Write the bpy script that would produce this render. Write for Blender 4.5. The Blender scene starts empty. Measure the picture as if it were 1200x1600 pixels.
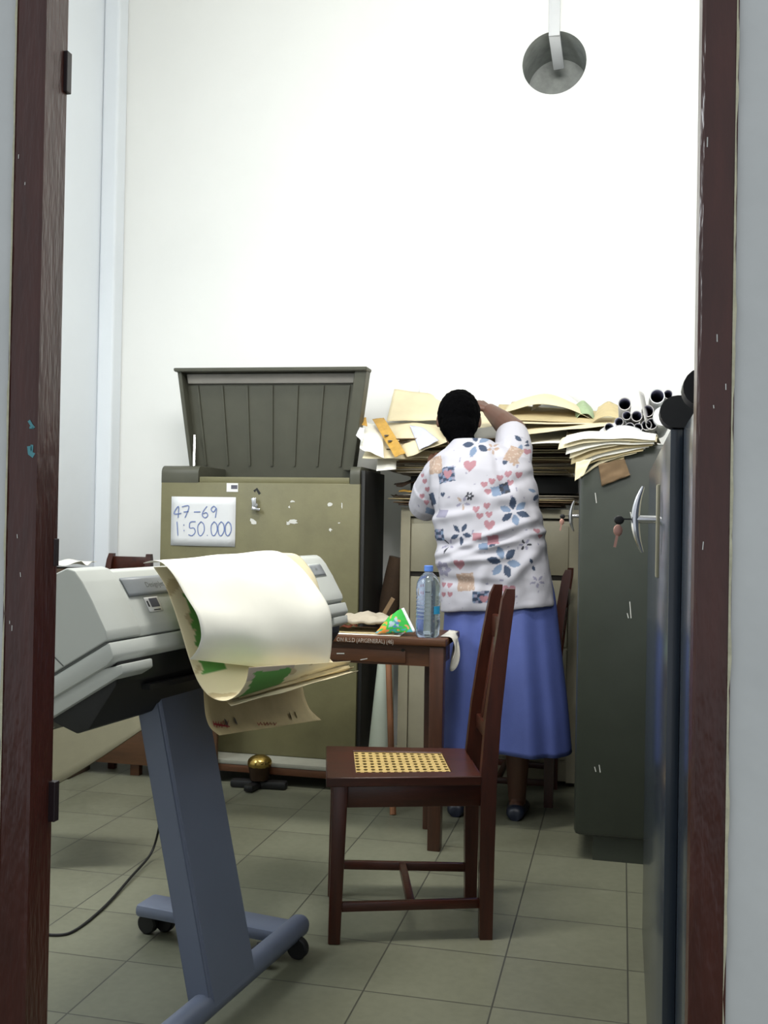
import bpy, bmesh, math, random
from mathutils import Vector, Matrix, noise
random.seed(7)
PI = math.pi
V = Vector

# ------------------------------------------------------------------ camera, light, exposure
scene = bpy.context.scene
COL = scene.collection
EYE = V((0.0, 0.0, 1.17))
YAW, PITCH, ROLL = math.radians(13.1), 0.0102, 0.0178
F = V((-math.sin(YAW) * math.cos(PITCH), math.cos(YAW) * math.cos(PITCH), math.sin(PITCH)))
R0 = V((math.cos(YAW), math.sin(YAW), 0))
U0 = R0.cross(F)
RT = R0 * math.cos(ROLL) + U0 * math.sin(ROLL)
UP = U0 * math.cos(ROLL) - R0 * math.sin(ROLL)
cam_d = bpy.data.cameras.new('camera')
cam_d.sensor_fit = 'VERTICAL'; cam_d.sensor_height = 36; cam_d.lens = 36
cam_d.clip_start = 0.05; cam_d.clip_end = 60
cam = bpy.data.objects.new('camera', cam_d); COL.objects.link(cam)
cam.matrix_world = Matrix((
    (RT.x, UP.x, -F.x, EYE.x), (RT.y, UP.y, -F.y, EYE.y), (RT.z, UP.z, -F.z, EYE.z), (0, 0, 0, 1)))
scene.camera = cam

world = bpy.data.worlds.new('world'); scene.world = world
world.use_nodes = True
bg = world.node_tree.nodes['Background']
bg.inputs[0].default_value = (0.88, 0.94, 1.0, 1); bg.inputs[1].default_value = 0.68

def area(name, loc, target, sx, sy, power, col):
    l = bpy.data.lights.new(name, 'AREA'); l.shape = 'RECTANGLE'; l.size = sx; l.size_y = sy
    l.energy = power; l.color = col
    o = bpy.data.objects.new(name, l); COL.objects.link(o); o.location = loc
    o.rotation_euler = (V(target) - V(loc)).to_track_quat('-Z', 'Y').to_euler()
    return o
area('window_daylight', (-2.70, 2.4, 2.35), (-0.4, 3.0, 0.9), 1.2, 1.1, 50, (0.90, 0.96, 1.0))      # window in the left wall, out of view
tl_ = area('transom_daylight', (-0.25, 1.42, 3.2), (-0.75, 5.1, 2.8), 1.5, 0.7, 34, (1.0, 0.99, 0.965))  # transom over the door, out of view

ct_ = area('ceiling_fill_light', (-0.9, 2.5, 4.15), (-0.95, 2.62, 0), 1.3, 0.3, 42, (1.0, 0.98, 0.91))   # unseen fill lamp added to brighten the draped sheets and floor
ct_.data.spread = math.radians(120)
tl_.data.spread = math.radians(112)
vs = scene.view_settings
scene.display_settings.display_device = 'sRGB'
vs.view_transform = 'Standard'; vs.look = 'None'; vs.gamma = 1.0; vs.use_curve_mapping = False
vs.exposure = 0.2

# ------------------------------------------------------------------ helpers
def ray(px, py):
    return RT * ((px - 600) / 1600) + UP * (-(py - 800) / 1600) + F
def PY(px, py, y):
    d = ray(px, py); return EYE + d * (y / d.y)
def PX(px, py, x):
    d = ray(px, py); return EYE + d * (x / d.x)
def PZ(px, py, z=0.0):
    d = ray(px, py); return EYE + d * ((z - EYE.z) / d.z)
def PP(px, py, p0, n):
    d = ray(px, py); return EYE + d * ((V(p0) - EYE).dot(n) / d.dot(n))

def lin(c):
    return tuple((v / 255 / 12.92 if v / 255 <= 0.04045 else ((v / 255 + 0.055) / 1.055) ** 2.4) for v in c)

MATS = {}
def mat(name, rgb, rough=0.6, metal=0.0, var=0.12, vscale=6.0, bump=0.0, bscale=80.0, rgb2=None, coat=0.0, stretch=None, spec=0.5):
    m = bpy.data.materials.new(name); m.use_nodes = True
    nt = m.node_tree; b = nt.nodes['Principled BSDF']
    c = lin(rgb); c2 = lin(rgb2) if rgb2 else tuple(v * (1 - var * 2) for v in c)
    tc = nt.nodes.new('ShaderNodeTexCoord')
    mp = nt.nodes.new('ShaderNodeMapping'); nt.links.new(tc.outputs['Object'], mp.inputs[0])
    if stretch: mp.inputs['Scale'].default_value = stretch
    n = nt.nodes.new('ShaderNodeTexNoise'); n.inputs['Scale'].default_value = vscale
    n.inputs['Detail'].default_value = 6; n.inputs['Roughness'].default_value = 0.62
    nt.links.new(mp.outputs[0], n.inputs['Vector'])
    r = nt.nodes.new('ShaderNodeValToRGB')
    r.color_ramp.elements[0].position = 0.32; r.color_ramp.elements[1].position = 0.68
    r.color_ramp.elements[0].color = (*c2, 1); r.color_ramp.elements[1].color = (*c, 1)
    nt.links.new(n.outputs['Fac'], r.inputs[0]); nt.links.new(r.outputs[0], b.inputs['Base Color'])
    b.inputs['Roughness'].default_value = rough; b.inputs['Metallic'].default_value = metal
    b.inputs['Specular IOR Level'].default_value = spec
    if coat: b.inputs['Coat Weight'].default_value = coat; b.inputs['Coat Roughness'].default_value = 0.1
    if bump:
        n2 = nt.nodes.new('ShaderNodeTexNoise'); n2.inputs['Scale'].default_value = bscale
        nt.links.new(mp.outputs[0], n2.inputs['Vector'])
        bp = nt.nodes.new('ShaderNodeBump'); bp.inputs['Strength'].default_value = bump; bp.inputs['Distance'].default_value = 0.01
        nt.links.new(n2.outputs['Fac'], bp.inputs['Height']); nt.links.new(bp.outputs[0], b.inputs['Normal'])
    MATS[name] = m
    return m

M_wall = mat('wall_paint', (240, 241, 238), 0.85, var=0.012, vscale=2.5, bump=0.06, bscale=14)
M_wall_left = mat('daylight_tinted_wall', (234, 239, 244), 0.85, var=0.012, vscale=2.5, bump=0.06, bscale=14)  # bluish cast of the daylight put into the wall colour
M_wall_out = mat('corridor_plaster', (204, 206, 204), 0.8, var=0.05, vscale=5, bump=0.15, bscale=25)
M_plaster_edge = mat('plaster_edge', (202, 198, 170), 0.9, var=0.15, vscale=60)
M_ceiling = mat('ceiling_paint', (235, 236, 234), 0.9, var=0.02)
M_frame = mat('brown_gloss_paint', (72, 34, 26), 0.28, var=0.18, vscale=10, bump=0.25, bscale=45, stretch=(3, 3, 0.6))
M_hinge = mat('dark_hinge', (40, 26, 30), 0.4, var=0.2)
M_cyan = mat('cyan_paint', (84, 150, 158), 0.6, var=0.1)
M_khaki = mat('khaki_steel', (112, 108, 76), 0.5, var=0.10, vscale=7, bump=0.03)
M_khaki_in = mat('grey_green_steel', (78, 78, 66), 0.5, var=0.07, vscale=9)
M_greygreen = mat('dark_green_steel', (52, 57, 49), 0.38, var=0.09, vscale=8)
M_bluegrey = mat('blue_grey_steel', (50, 58, 68), 0.2, var=0.07, vscale=8)
M_navy = mat('navy_steel', (46, 52, 66), 0.3, var=0.1, vscale=8)
M_black = mat('black_plastic', (16, 16, 19), 0.5, var=0.2)
M_blackpaint_shade = mat('black_paint_shade', (20, 20, 19), 0.6, var=0.15)  # black of a stain, and painted shade on several parts
M_chrome = mat('chrome', (214, 214, 218), 0.16, metal=1.0, var=0.05)
M_brass = mat('brass', (200, 170, 96), 0.22, metal=1.0, var=0.15, vscale=30)
M_keycopper = mat('pinkish_key', (196, 150, 136), 0.4, metal=0.6, var=0.1)
M_printer = mat('printer_grey_plastic', (184, 187, 183), 0.5, var=0.02, vscale=4)
M_printer_dk = mat('printer_panel_grey', (132, 136, 140), 0.45, var=0.05)
M_seam = mat('seam_grey', (92, 95, 93), 0.6, var=0.1)
M_stand = mat('stand_blue_grey', (106, 114, 134), 0.42, var=0.04, vscale=5)
M_rubber = mat('black_rubber', (14, 14, 16), 0.6, var=0.2)
M_sticker = mat('white_sticker', (226, 226, 224), 0.6, var=0.03)
M_stickerink = mat('sticker_ink', (92, 92, 104), 0.7, var=0.1)
M_wood = mat('red_brown_wood', (74, 33, 20), 0.33, var=0.24, vscale=5, stretch=(1.2, 8, 8), bump=0.04, bscale=30)
M_woodz = mat('red_brown_wood_upright', (74, 33, 20), 0.33, var=0.24, vscale=5, stretch=(8, 8, 1.0), bump=0.04, bscale=30)
M_desk = mat('desk_wood', (94, 58, 34), 0.42, var=0.22, vscale=5, stretch=(1.0, 8, 8), bump=0.05, bscale=30)
M_deskz = mat('desk_leg_wood', (76, 44, 28), 0.42, var=0.22, vscale=5, stretch=(8, 8, 1))
M_brown = mat('brown_board', (92, 62, 38), 0.6, var=0.2, vscale=5, stretch=(1, 6, 6))
M_cane = mat('cane', (214, 184, 116), 0.6, var=0.12, vscale=60)
M_cream = mat('cream_enamel', (170, 164, 140), 0.5, var=0.07, vscale=6)
M_paper = mat('white_paper', (248, 246, 236), 0.75, var=0.025, vscale=6, bump=0.05, bscale=9)
M_paper2 = mat('cream_paper', (226, 214, 180), 0.8, var=0.06, vscale=8, bump=0.05, bscale=12)
M_paper3 = mat('yellowed_paper', (206, 188, 144), 0.8, var=0.10, vscale=10)
M_paper4 = mat('grey_paper', (178, 168, 150), 0.85, var=0.10, vscale=10)
M_paper5 = mat('brown_paper', (128, 104, 76), 0.85, var=0.16, vscale=12)
M_paper6 = mat('dark_brown_folder', (74, 56, 40), 0.85, var=0.2, vscale=12)
M_bluepaper = mat('pale_blue_print', (206, 208, 226), 0.75, var=0.05, vscale=14)
M_yellow = mat('mustard_strip', (206, 160, 70), 0.7, var=0.14, vscale=22)
M_red = mat('red_marker', (172, 62, 66), 0.7, var=0.1)
M_blueink = mat('blue_marker', (104, 124, 178), 0.7, var=0.12, vscale=40)
M_ink = mat('dark_ink', (60, 60, 66), 0.7, var=0.1)
M_skin = mat('brown_skin', (98, 66, 52), 0.5, var=0.08, vscale=9)
M_hair = mat('black_hair', (4, 4, 5), 0.95, var=0.3, vscale=40, bump=0.3, bscale=140, spec=0.04)
M_eye = mat('eye_white', (230, 226, 220), 0.2, var=0.02)
M_skirt = mat('blue_skirt_cloth', (82, 97, 164), 0.62, var=0.09, vscale=5, bump=0.06, bscale=160)
M_shoe = mat('dark_shoe', (30, 36, 52), 0.4, var=0.15)
M_tube = mat('paper_tube', (190, 188, 186), 0.75, var=0.05)
M_tubein = mat('tube_inside', (176, 176, 196), 0.8, var=0.08)
M_greentube = mat('pale_green_tube', (158, 166, 152), 0.6, var=0.05)
M_stick = mat('broom_stick', (140, 92, 58), 0.6, var=0.15)
M_cloth = mat('white_cloth', (206, 202, 192), 0.85, var=0.04, bump=0.1, bscale=50)
M_bin = mat('shaded_bin_cloth', (92, 88, 68), 0.85, var=0.04, vscale=30)  # cloth colour darkened for the shade under the plotter
M_white = mat('white_plastic', (212, 214, 216), 0.5, var=0.02)
M_concrete = mat('hole_plaster', (170, 174, 170), 0.9, var=0.16, vscale=14, bump=0.2, bscale=30)
M_cap = mat('blue_cap', (88, 128, 204), 0.4, var=0.04)
M_chip = mat('bare_chips', (206, 206, 200), 0.7, var=0.05)
M_darkgap = mat('drawer_gap', (40, 36, 30), 0.8, var=0.1)

# floor tiles: joints from object coordinates
def tile_mat():
    m = bpy.data.materials.new('floor_tiles'); m.use_nodes = True
    nt = m.node_tree; b = nt.nodes['Principled BSDF']; N = nt.nodes.new; L = nt.links.new
    tc = N('ShaderNodeTexCoord'); ge = N('ShaderNodeNewGeometry'); sx = N('ShaderNodeSeparateXYZ'); L(ge.outputs['Position'], sx.inputs[0])
    def mth(op, a, bv=None, c=None):
        n = N('ShaderNodeMath'); n.operation = op
        for i, v in enumerate((a, bv, c)):
            if v is None: continue
            if isinstance(v, (int, float)): n.inputs[i].default_value = v
            else: L(v, n.inputs[i])
        return n.outputs[0]
    def joint(o, off, per, w):
        t = mth('ADD', o, off); t = mth('DIVIDE', t, per); f = mth('FRACT', t)
        d = mth('ABSOLUTE', mth('SUBTRACT', f, 0.5)); d = mth('SUBTRACT', 0.5, d)
        return mth('LESS_THAN', mth('MULTIPLY', d, per), w), mth('FLOOR', t)
    jx, ix = joint(sx.outputs[0], -0.032 + 3.22, 0.322, 0.0022)
    jy, iy = joint(sx.outputs[1], -2.495 + 2.98, 0.298, 0.0022)
    j = mth('MAXIMUM', jx, jy)
    n = N('ShaderNodeTexNoise'); n.inputs['Scale'].default_value = 3.0; n.inputs['Detail'].default_value = 8
    n3 = N('ShaderNodeTexNoise'); n3.inputs['Scale'].default_value = 45.0; n3.inputs['Detail'].default_value = 4
    L(tc.outputs['Object'], n.inputs['Vector']); L(tc.outputs['Object'], n3.inputs['Vector'])
    cb = N('ShaderNodeCombineXYZ'); L(ix, cb.inputs[0]); L(iy, cb.inputs[1])
    wn = N('ShaderNodeTexWhiteNoise'); L(cb.outputs[0], wn.inputs['Vector'])
    v = mth('ADD', mth('MULTIPLY', n.outputs['Fac'], 0.45), mth('MULTIPLY', n3.outputs['Fac'], 0.25))
    v = mth('ADD', v, mth('MULTIPLY', wn.outputs['Value'], 0.16))
    r = N('ShaderNodeValToRGB'); r.color_ramp.elements[0].position = 0.25; r.color_ramp.elements[1].position = 0.65
    r.color_ramp.elements[0].color = (*lin((98, 99, 83)), 1); r.color_ramp.elements[1].color = (*lin((122, 123, 105)), 1)
    L(v, r.inputs[0])
    mx = N('ShaderNodeMix'); mx.data_type = 'RGBA'; L(j, mx.inputs['Factor'])
    L(r.outputs[0], mx.inputs['A']); mx.inputs['B'].default_value = (*lin((66, 66, 58)), 1)
    L(mx.outputs['Result'], b.inputs['Base Color'])
    ro = mth('ADD', 0.34, mth('MULTIPLY', n.outputs['Fac'], 0.2)); L(ro, b.inputs['Roughness'])
    bp = N('ShaderNodeBump'); bp.inputs['Strength'].default_value = 0.4; bp.inputs['Distance'].default_value = 0.002; bp.invert = True
    L(j, bp.inputs['Height']); L(bp.outputs[0], b.inputs['Normal'])
    return m
M_floor = tile_mat()

class MB:
    def __init__(s): s.v = []; s.f = []
    def add(s, verts, faces):
        o = len(s.v); s.v += [V(p) for p in verts]; s.f += [tuple(i + o for i in f) for f in faces]; return s
    def box(s, lo, hi, bev=0.0, M=None):
        bm = bmesh.new(); bmesh.ops.create_cube(bm, size=1)
        lo, hi = V(lo), V(hi); c = (lo + hi) / 2; d = hi - lo
        for v in bm.verts: v.co = V((v.co.x * d.x, v.co.y * d.y, v.co.z * d.z)) + c
        if bev:
            bmesh.ops.bevel(bm, geom=bm.edges[:], offset=min(bev, min(abs(d.x), abs(d.y), abs(d.z)) * 0.45), segments=2, affect='EDGES', profile=0.5)
        return s.bm(bm, M)
    def bm(s, bm, M=None):
        bm.verts.index_update()
        s.add([(M @ v.co) if M else v.co.copy() for v in bm.verts], [[v.index for v in f.verts] for f in bm.faces]); bm.free(); return s
    def prism(s, prof, fn, a, b, bev=0.0):
        """closed 2D profile swept from a to b; fn(u, v, t) -> point"""
        n = len(prof); bm = bmesh.new()
        r0 = [bm.verts.new(fn(u, v, a)) for u, v in prof]; r1 = [bm.verts.new(fn(u, v, b)) for u, v in prof]
        bm.faces.new(r0[::-1]); bm.faces.new(r1)
        for i in range(n): bm.faces.new((r0[i], r0[(i + 1) % n], r1[(i + 1) % n], r1[i]))
        bmesh.ops.recalc_face_normals(bm, faces=bm.faces[:])
        if bev: bmesh.ops.bevel(bm, geom=bm.edges[:], offset=bev, segments=2, affect='EDGES', profile=0.5)
        return s.bm(bm)
    def bar(s, p, q, w, h, up=(0, 0, 1), bev=0.0, w2=None, h2=None):
        """rectangular bar from p to q, width w (sideways), height h (along up), tapering to w2,h2"""
        p, q = V(p), V(q); d = (q - p).normalized(); side = d.cross(V(up)).normalized(); u = side.cross(d).normalized()
        w2 = w if w2 is None else w2; h2 = h if h2 is None else h2
        bm = bmesh.new()
        r0 = [bm.verts.new(p + side * a * w / 2 + u * b * h / 2) for a, b in ((-1, -1), (1, -1), (1, 1), (-1, 1))]
        r1 = [bm.verts.new(q + side * a * w2 / 2 + u * b * h2 / 2) for a, b in ((-1, -1), (1, -1), (1, 1), (-1, 1))]
        bm.faces.new(r0[::-1]); bm.faces.new(r1)
        for i in range(4): bm.faces.new((r0[i], r0[(i + 1) % 4], r1[(i + 1) % 4], r1[i]))
        bmesh.ops.recalc_face_normals(bm, faces=bm.faces[:])
        if bev: bmesh.ops.bevel(bm, geom=bm.edges[:], offset=bev, segments=2, affect='EDGES', profile=0.5)
        return s.bm(bm)
    def tube(s, pts, r, n=12, cap=True):
        pts = [V(p) for p in pts]; rr = r if isinstance(r, (list, tuple)) else [r] * len(pts)
        rings = []; prev = None; ch_ = pts[-1] - pts[0]; cd_ = ch_.normalized()
        straight = all(((p - pts[0]) - cd_ * (p - pts[0]).dot(cd_)).length < 1e-5 for p in pts)
        for i, p in enumerate(pts):
            d = cd_ if straight else (pts[min(i + 1, len(pts) - 1)] - pts[max(i - 1, 0)]).normalized()
            if prev is None:
                a = V((0, 0, 1)) if abs(d.z) < 0.9 else V((1, 0, 0)); x = d.cross(a).normalized()
            else: x = (prev - d * prev.dot(d)).normalized()
            prev = x; y = d.cross(x)
            rings.append([p + (x * math.cos(2 * PI * k / n) + y * math.sin(2 * PI * k / n)) * rr[i] for k in range(n)])
        return s.loft(rings, cap)
    def loft(s, rings, cap=True, closed=True):
        n = len(rings[0]); vs = [p for r in rings for p in r]; fs = []
        for i in range(len(rings) - 1):
            for k in range(n if closed else n - 1):
                a = i * n + k; b = i * n + (k + 1) % n; fs.append((a, b, b + n, a + n))
        if cap and closed:
            fs.append(tuple(range(n))[::-1]); fs.append(tuple(range((len(rings) - 1) * n, len(rings) * n)))
        return s.add(vs, fs)
    def capsule(s, p, r1, q, r2, n=16, m=6):
        p, q = V(p), V(q); d = (q - p); L = d.length; d = d.normalized() if L > 1e-6 else V((0, 0, 1))
        pts, rr = [], []
        for i in range(m + 1):
            t = PI / 2 * (1 - i / m); pts.append(p - d * r1 * math.sin(t)); rr.append(max(1e-4, r1 * math.cos(t)))
        for i in range(m + 1):
            t = PI / 2 * i / m; pts.append(q + d * r2 * math.sin(t)); rr.append(max(1e-4, r2 * math.cos(t)))
        a = V((0, 0, 1)) if abs(d.z) < 0.9 else V((1, 0, 0)); x = d.cross(a).normalized(); y = d.cross(x)
        return s.loft([[c + (x * math.cos(2 * PI * k / n) + y * math.sin(2 * PI * k / n)) * r for k in range(n)] for c, r in zip(pts, rr)])
    def ellipsoid(s, c, rad, M=None, n=24, m=14):
        bm = bmesh.new(); bmesh.ops.create_uvsphere(bm, u_segments=n, v_segments=m, radius=1)
        T = Matrix.Translation(V(c)) @ (M if M else Matrix.Identity(4)) @ Matrix.Diagonal((*rad, 1))
        return s.bm(bm, T)
    def cyl(s, p, q, r, n=24, bev=0.0, r2=None):
        p, q = V(p), V(q)
        if bev:
            d = (q - p).normalized(); r2 = r if r2 is None else r2
            return s.tube([p, p, p + d * bev, q - d * bev, q, q], [1e-4, r - bev, r, r2, r2 - bev, 1e-4], n)
        return s.tube([p, q], [r, r if r2 is None else r2], n)
    def grid(s, fn, nu, nv):
        vs = [fn(i / nu, j / nv) for i in range(nu + 1) for j in range(nv + 1)]
        fs = [(i * (nv + 1) + j, (i + 1) * (nv + 1) + j, (i + 1) * (nv + 1) + j + 1, i * (nv + 1) + j + 1) for i in range(nu) for j in range(nv)]
        return s.add(vs, fs)

ORG = {}
def obj(name, mb, m, parent=None, smooth=35, thick=0.0, fixn=True):
    me = bpy.data.meshes.new(name)
    if parent is not None: org = ORG[parent.name]
    else:
        xs = [p.x for p in mb.v]; ys = [p.y for p in mb.v]
        org = V(((min(xs) + max(xs)) / 2, (min(ys) + max(ys)) / 2, min(p.z for p in mb.v)))
    me.from_pydata([p - org for p in mb.v], [], mb.f); me.update()
    if fixn:
        bm = bmesh.new(); bm.from_mesh(me); bmesh.ops.recalc_face_normals(bm, faces=bm.faces[:]); bm.to_mesh(me); bm.free()
    if smooth:
        me.polygons.foreach_set('use_smooth', [True] * len(me.polygons)); me.set_sharp_from_angle(angle=math.radians(smooth))
    if m: me.materials.append(m)
    o = bpy.data.objects.new(name, me); COL.objects.link(o)
    if parent is not None: o.parent = parent
    else: o.location = org
    ORG[o.name] = org
    if thick:
        md = o.modifiers.new('thickness', 'SOLIDIFY'); md.thickness = thick; md.offset = 0
    return o
def tag(o, label, cat, group=None):
    o['label'] = label; o['category'] = cat
    if group: o['group'] = group
    return o
def thing(name, label, cat, loc, group=None):
    o = bpy.data.objects.new(name, None); COL.objects.link(o); o.location = loc; o.empty_display_size = 0.1
    ORG[o.name] = V(loc); return tag(o, label, cat, group)
def struct(name, mb, m, parent=None, smooth=0, thick=0.0):
    o = obj(name, mb, m, parent, smooth, thick)
    if parent is None: o['kind'] = 'structure'
    return o
def children(o): return [c for c in bpy.data.objects if c.parent == o]
def copy_tree(o, parent=None):
    c = o.copy(); COL.objects.link(c)
    if parent is not None: c.parent = parent
    for ch in children(o): copy_tree(ch, c)
    return c
def text_mb(s, size, fn, depth=0.0):
    cu = bpy.data.curves.new('t', 'FONT'); cu.body = s; cu.size = size; cu.resolution_u = 3
    o = bpy.data.objects.new('t', cu); COL.objects.link(o)
    dg = bpy.context.evaluated_depsgraph_get(); dg.update()
    me = bpy.data.meshes.new_from_object(o.evaluated_get(dg))
    mb = MB(); mb.add([fn(v.co.x, v.co.y) for v in me.vertices], [tuple(p.vertices) for p in me.polygons])
    bpy.data.objects.remove(o); bpy.data.curves.remove(cu); bpy.data.meshes.remove(me)
    return mb
def fbm(p, s, a=1.0): return noise.fractal(V(p) * s, 1.0, 2.0, 3) * a
def ribbon(mb, pts, w, nrm):
    pts = [V(p) for p in pts]; nrm = V(nrm); vs = []; fs = []
    for i, p in enumerate(pts):
        d = (pts[min(i + 1, len(pts) - 1)] - pts[max(i - 1, 0)]).normalized(); s = d.cross(nrm).normalized() * w / 2
        vs += [p - s, p + s]
    for i in range(len(pts) - 1): fs.append((2 * i, 2 * i + 1, 2 * i + 3, 2 * i + 2))
    mb.add(vs, fs)
def smooth_pts(pts, n=8, closed=False):
    """Catmull-Rom through points of any dimension"""
    out = []; N = len(pts)
    for i in range(N - 1):
        p0, p1, p2, p3 = pts[max(i - 1, 0)], pts[i], pts[i + 1], pts[min(i + 2, N - 1)]
        for k in range(n):
            t = k / n
            out.append(tuple(0.5 * (2 * b + (c - a) * t + (2 * a - 5 * b + 4 * c - d) * t * t + (3 * b - a - 3 * c + d) * t ** 3) for a, b, c, d in zip(p0, p1, p2, p3)))
    out.append(tuple(pts[-1])); return out

# ------------------------------------------------------------------ room
YB = 5.12
XL, XR, ZC, YD = PY(178, 450, YB - 0.11).x - 0.092, 0.56, 4.25, 1.22
WT = 0.13            # door wall thickness
struct('floor', MB().box((XL - 0.2, -2.6, -0.06), (XR + 0.6, YB + 0.2, 0)), M_floor)
struct('ceiling', MB().box((XL - 0.1, YD + WT, ZC), (XR + 0.1, YB + 0.1, ZC + 0.1)), M_ceiling)
struct('wall_left', MB().box((XL - 0.12, YD, 0), (XL, YB + 0.1, ZC)), M_wall_left)
struct('wall_right', MB().box((XR, YD + WT, 0), (XR + 0.12, YB + 0.1, ZC)), M_wall)
# back wall with the round duct hole
hc = PY(866, 98, YB); hr = 0.158
mb = MB(); n = 48; wl, wr = XL - 0.1, XR + 0.1
circ = [V((hc.x + hr * math.cos(2 * PI * k / n), YB, hc.z + hr * math.sin(2 * PI * k / n))) for k in range(n)]
def to_rect(p):
    d = (p - V((hc.x, YB, hc.z)));
    t = 1e9
    if d.x > 1e-9: t = min(t, (wr - hc.x) / d.x)
    if d.x < -1e-9: t = min(t, (wl - hc.x) / d.x)
    if d.z > 1e-9: t = min(t, (ZC - hc.z) / d.z)
    if d.z < -1e-9: t = min(t, (0 - hc.z) / d.z)
    return V((hc.x, YB, hc.z)) + d * t
outer = [to_rect(p) for p in circ]
vs_ = circ + outer; fs_ = [(k, (k + 1) % n, n + (k + 1) % n, n + k) for k in range(n)]
mb.add(vs_, fs_)
for cx, cz in ((wl, 0), (wl, ZC), (wr, 0), (wr, ZC)):      # corner fillers
    c = V((cx, YB, cz)); best = None
    for k in range(n):
        a, b = outer[k], outer[(k + 1) % n]
        on = lambda p: (abs(p.x - cx) < 1e-6, abs(p.z - cz) < 1e-6)
        if (on(a)[0] and on(b)[1]) or (on(a)[1] and on(b)[0]): mb.add([a, b, c], [(0, 1, 2)])
wb = struct('wall_back', mb, M_wall)
mb = MB(); d_ = 0.32; inner = [p + V((0, d_, 0)) for p in circ]
mb.add(circ + inner, [(k, (k + 1) % n, n + (k + 1) % n, n + k) for k in range(n)] + [tuple(range(n, 2 * n))])
struct('duct_recess', mb, M_concrete, wb, smooth=40)
# boxed corner strip on the left
cs = PY(172, 600, YB - 0.05)
struct('trim_1', MB().box((XL + 0.001, YB - 0.11, 0), (XL + 0.092, YB - 0.001, ZC), bev=0.012), M_wall_left)

# white trunking running down the wall into the hole
tt = thing('cable_trunking', 'white strip of cable trunking running down the wall into the round hole', 'trunking', PY(866, 55, YB - 0.02))
a = PY(865, -60, YB - 0.012); b = PY(866, 57, YB - 0.012)
obj('channel', MB().bar((b.x, b.y, ZC - 0.002), b, 0.055, 0.022, up=(0, 1, 0), bev=0.003), M_white, tt)
c = V((b.x + 0.012, YB + 0.19, b.z - 0.07))
obj('bent_end', MB().bar(b + V((0, 0.004, 0.01)), c, 0.055, 0.02, up=(0, 1, 0.4), bev=0.003), M_white, tt)

# door wall and frame
dl = PY(57, 800, YD).x; dr = PY(1086, 800, YD).x
FW, FR_ = PY(57, 800, YD).x - PY(11, 800, YD).x, PY(1144, 800, YD).x - PY(1086, 800, YD).x
mb = MB()
mb.box((XL - 0.6, YD, 0), (dl - FW, YD + 0.05, ZC)); mb.box((dr + FR_, YD, 0), (XR + 1.4, YD + WT, ZC)); mb.box((XL - 0.6, YD + 0.0505, 0), (dl - FW - 0.04, YD + WT, ZC))
mb.box((dl - FW, YD, 2.6), (dr + FR_, YD + WT, ZC))
struct('wall_front', mb, M_wall_out)
def wavy_strip(x0, w, y, sgn, seed):
    mb = MB(); N = 150
    for i in range(N):
        z = i * 2.6 / N; z2 = (i + 1) * 2.6 / N
        j0 = 0.0005 + 0.002 * noise.noise(V((seed, 0, z * 9))) + 0.002 * noise.noise(V((seed, 3, z * 40)))
        j1 = 0.0005 + 0.002 * noise.noise(V((seed, 0, z2 * 9))) + 0.002 * noise.noise(V((seed, 3, z2 * 40)))
        mb.add([(x0 - sgn * w, y, z), (x0 + sgn * j0, y, z), (x0 + sgn * j1, y, z2), (x0 - sgn * w, y, z2)], [(0, 1, 2, 3)])
    return mb
door = MB()
# left post with its rebate, right post with its rebate, head
prof_l = [(dl - FW, YD - 0.004), (dl - 0.003, YD - 0.004), (dl, YD - 0.001), (dl, YD + 0.053), (dl - FW, YD + 0.053)]
prof_r = [(dr + FR_, YD - 0.004), (dr + 0.004, YD - 0.004), (dr, YD), (dr, YD + 0.05), (dr + 0.012, YD + 0.05), (dr + 0.012, YD + 0.125), (dr + FR_, YD + 0.125)]
door.prism(prof_l, lambda u, v, t: V((u, v, t)), 0, 2.6)
door.prism(prof_r, lambda u, v, t: V((u, v, t)), 0, 2.6)
door.box((dl - FW, YD - 0.004, 2.55), (dr + FR_, YD + 0.053, 2.6))
dframe = struct('door_1', door, M_frame)
struct('plaster_edge', wavy_strip(dl - FW + 0.001, 0.002, YD - 0.0055, -1, 4.2), M_plaster_edge, dframe)
struct('plaster_edge', wavy_strip(dr + FR_ - 0.001, 0.002, YD - 0.0055, 1, 9.7), M_plaster_edge, dframe)
for (y0, y1, dx) in ((82, 146, 0.004), (842, 885, 0.0), (1222, 1284, 0.008)):
    p0 = PY(104, y0, YD + 0.05); p1 = PY(98, y1, YD + 0.05)
    struct('hinge', MB().box((dl - 0.006, YD + 0.044, p1.z), (dl + 0.0015 + dx, YD + 0.056, p0.z), bev=0.001), M_hinge, dframe)
for pts, w in ((((45, 657), (49, 664), (53, 669)), 0.004), (((46, 668), (52, 668)), 0.003), (((46, 697), (47, 708), (53, 712)), 0.007), (((50, 695), (49, 706)), 0.004)):
    mb = MB(); ribbon(mb, [PY(x, y, YD - 0.0047) for x, y in pts], w, (0, 1, 0))
    struct('paint_smear', mb, M_cyan, dframe)
mb = MB()
for i in range(16):
    x = random.choice((random.uniform(14, 60), random.uniform(1094, 1140))); y = random.uniform(150, 1500)
    p = PY(x, y, YD - 0.0047)
    if (dl - FW + 0.004 < p.x < dl - 0.015) or (dr + 0.006 < p.x < dr + FR_ - 0.004):
        ribbon(mb, [p, p + V((random.uniform(-.001, .001), 0, random.uniform(.002, .012)))], 0.0011, (0, 1, 0))
if mb.v: struct('paint_scratch', mb, M_chip, dframe)

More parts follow.
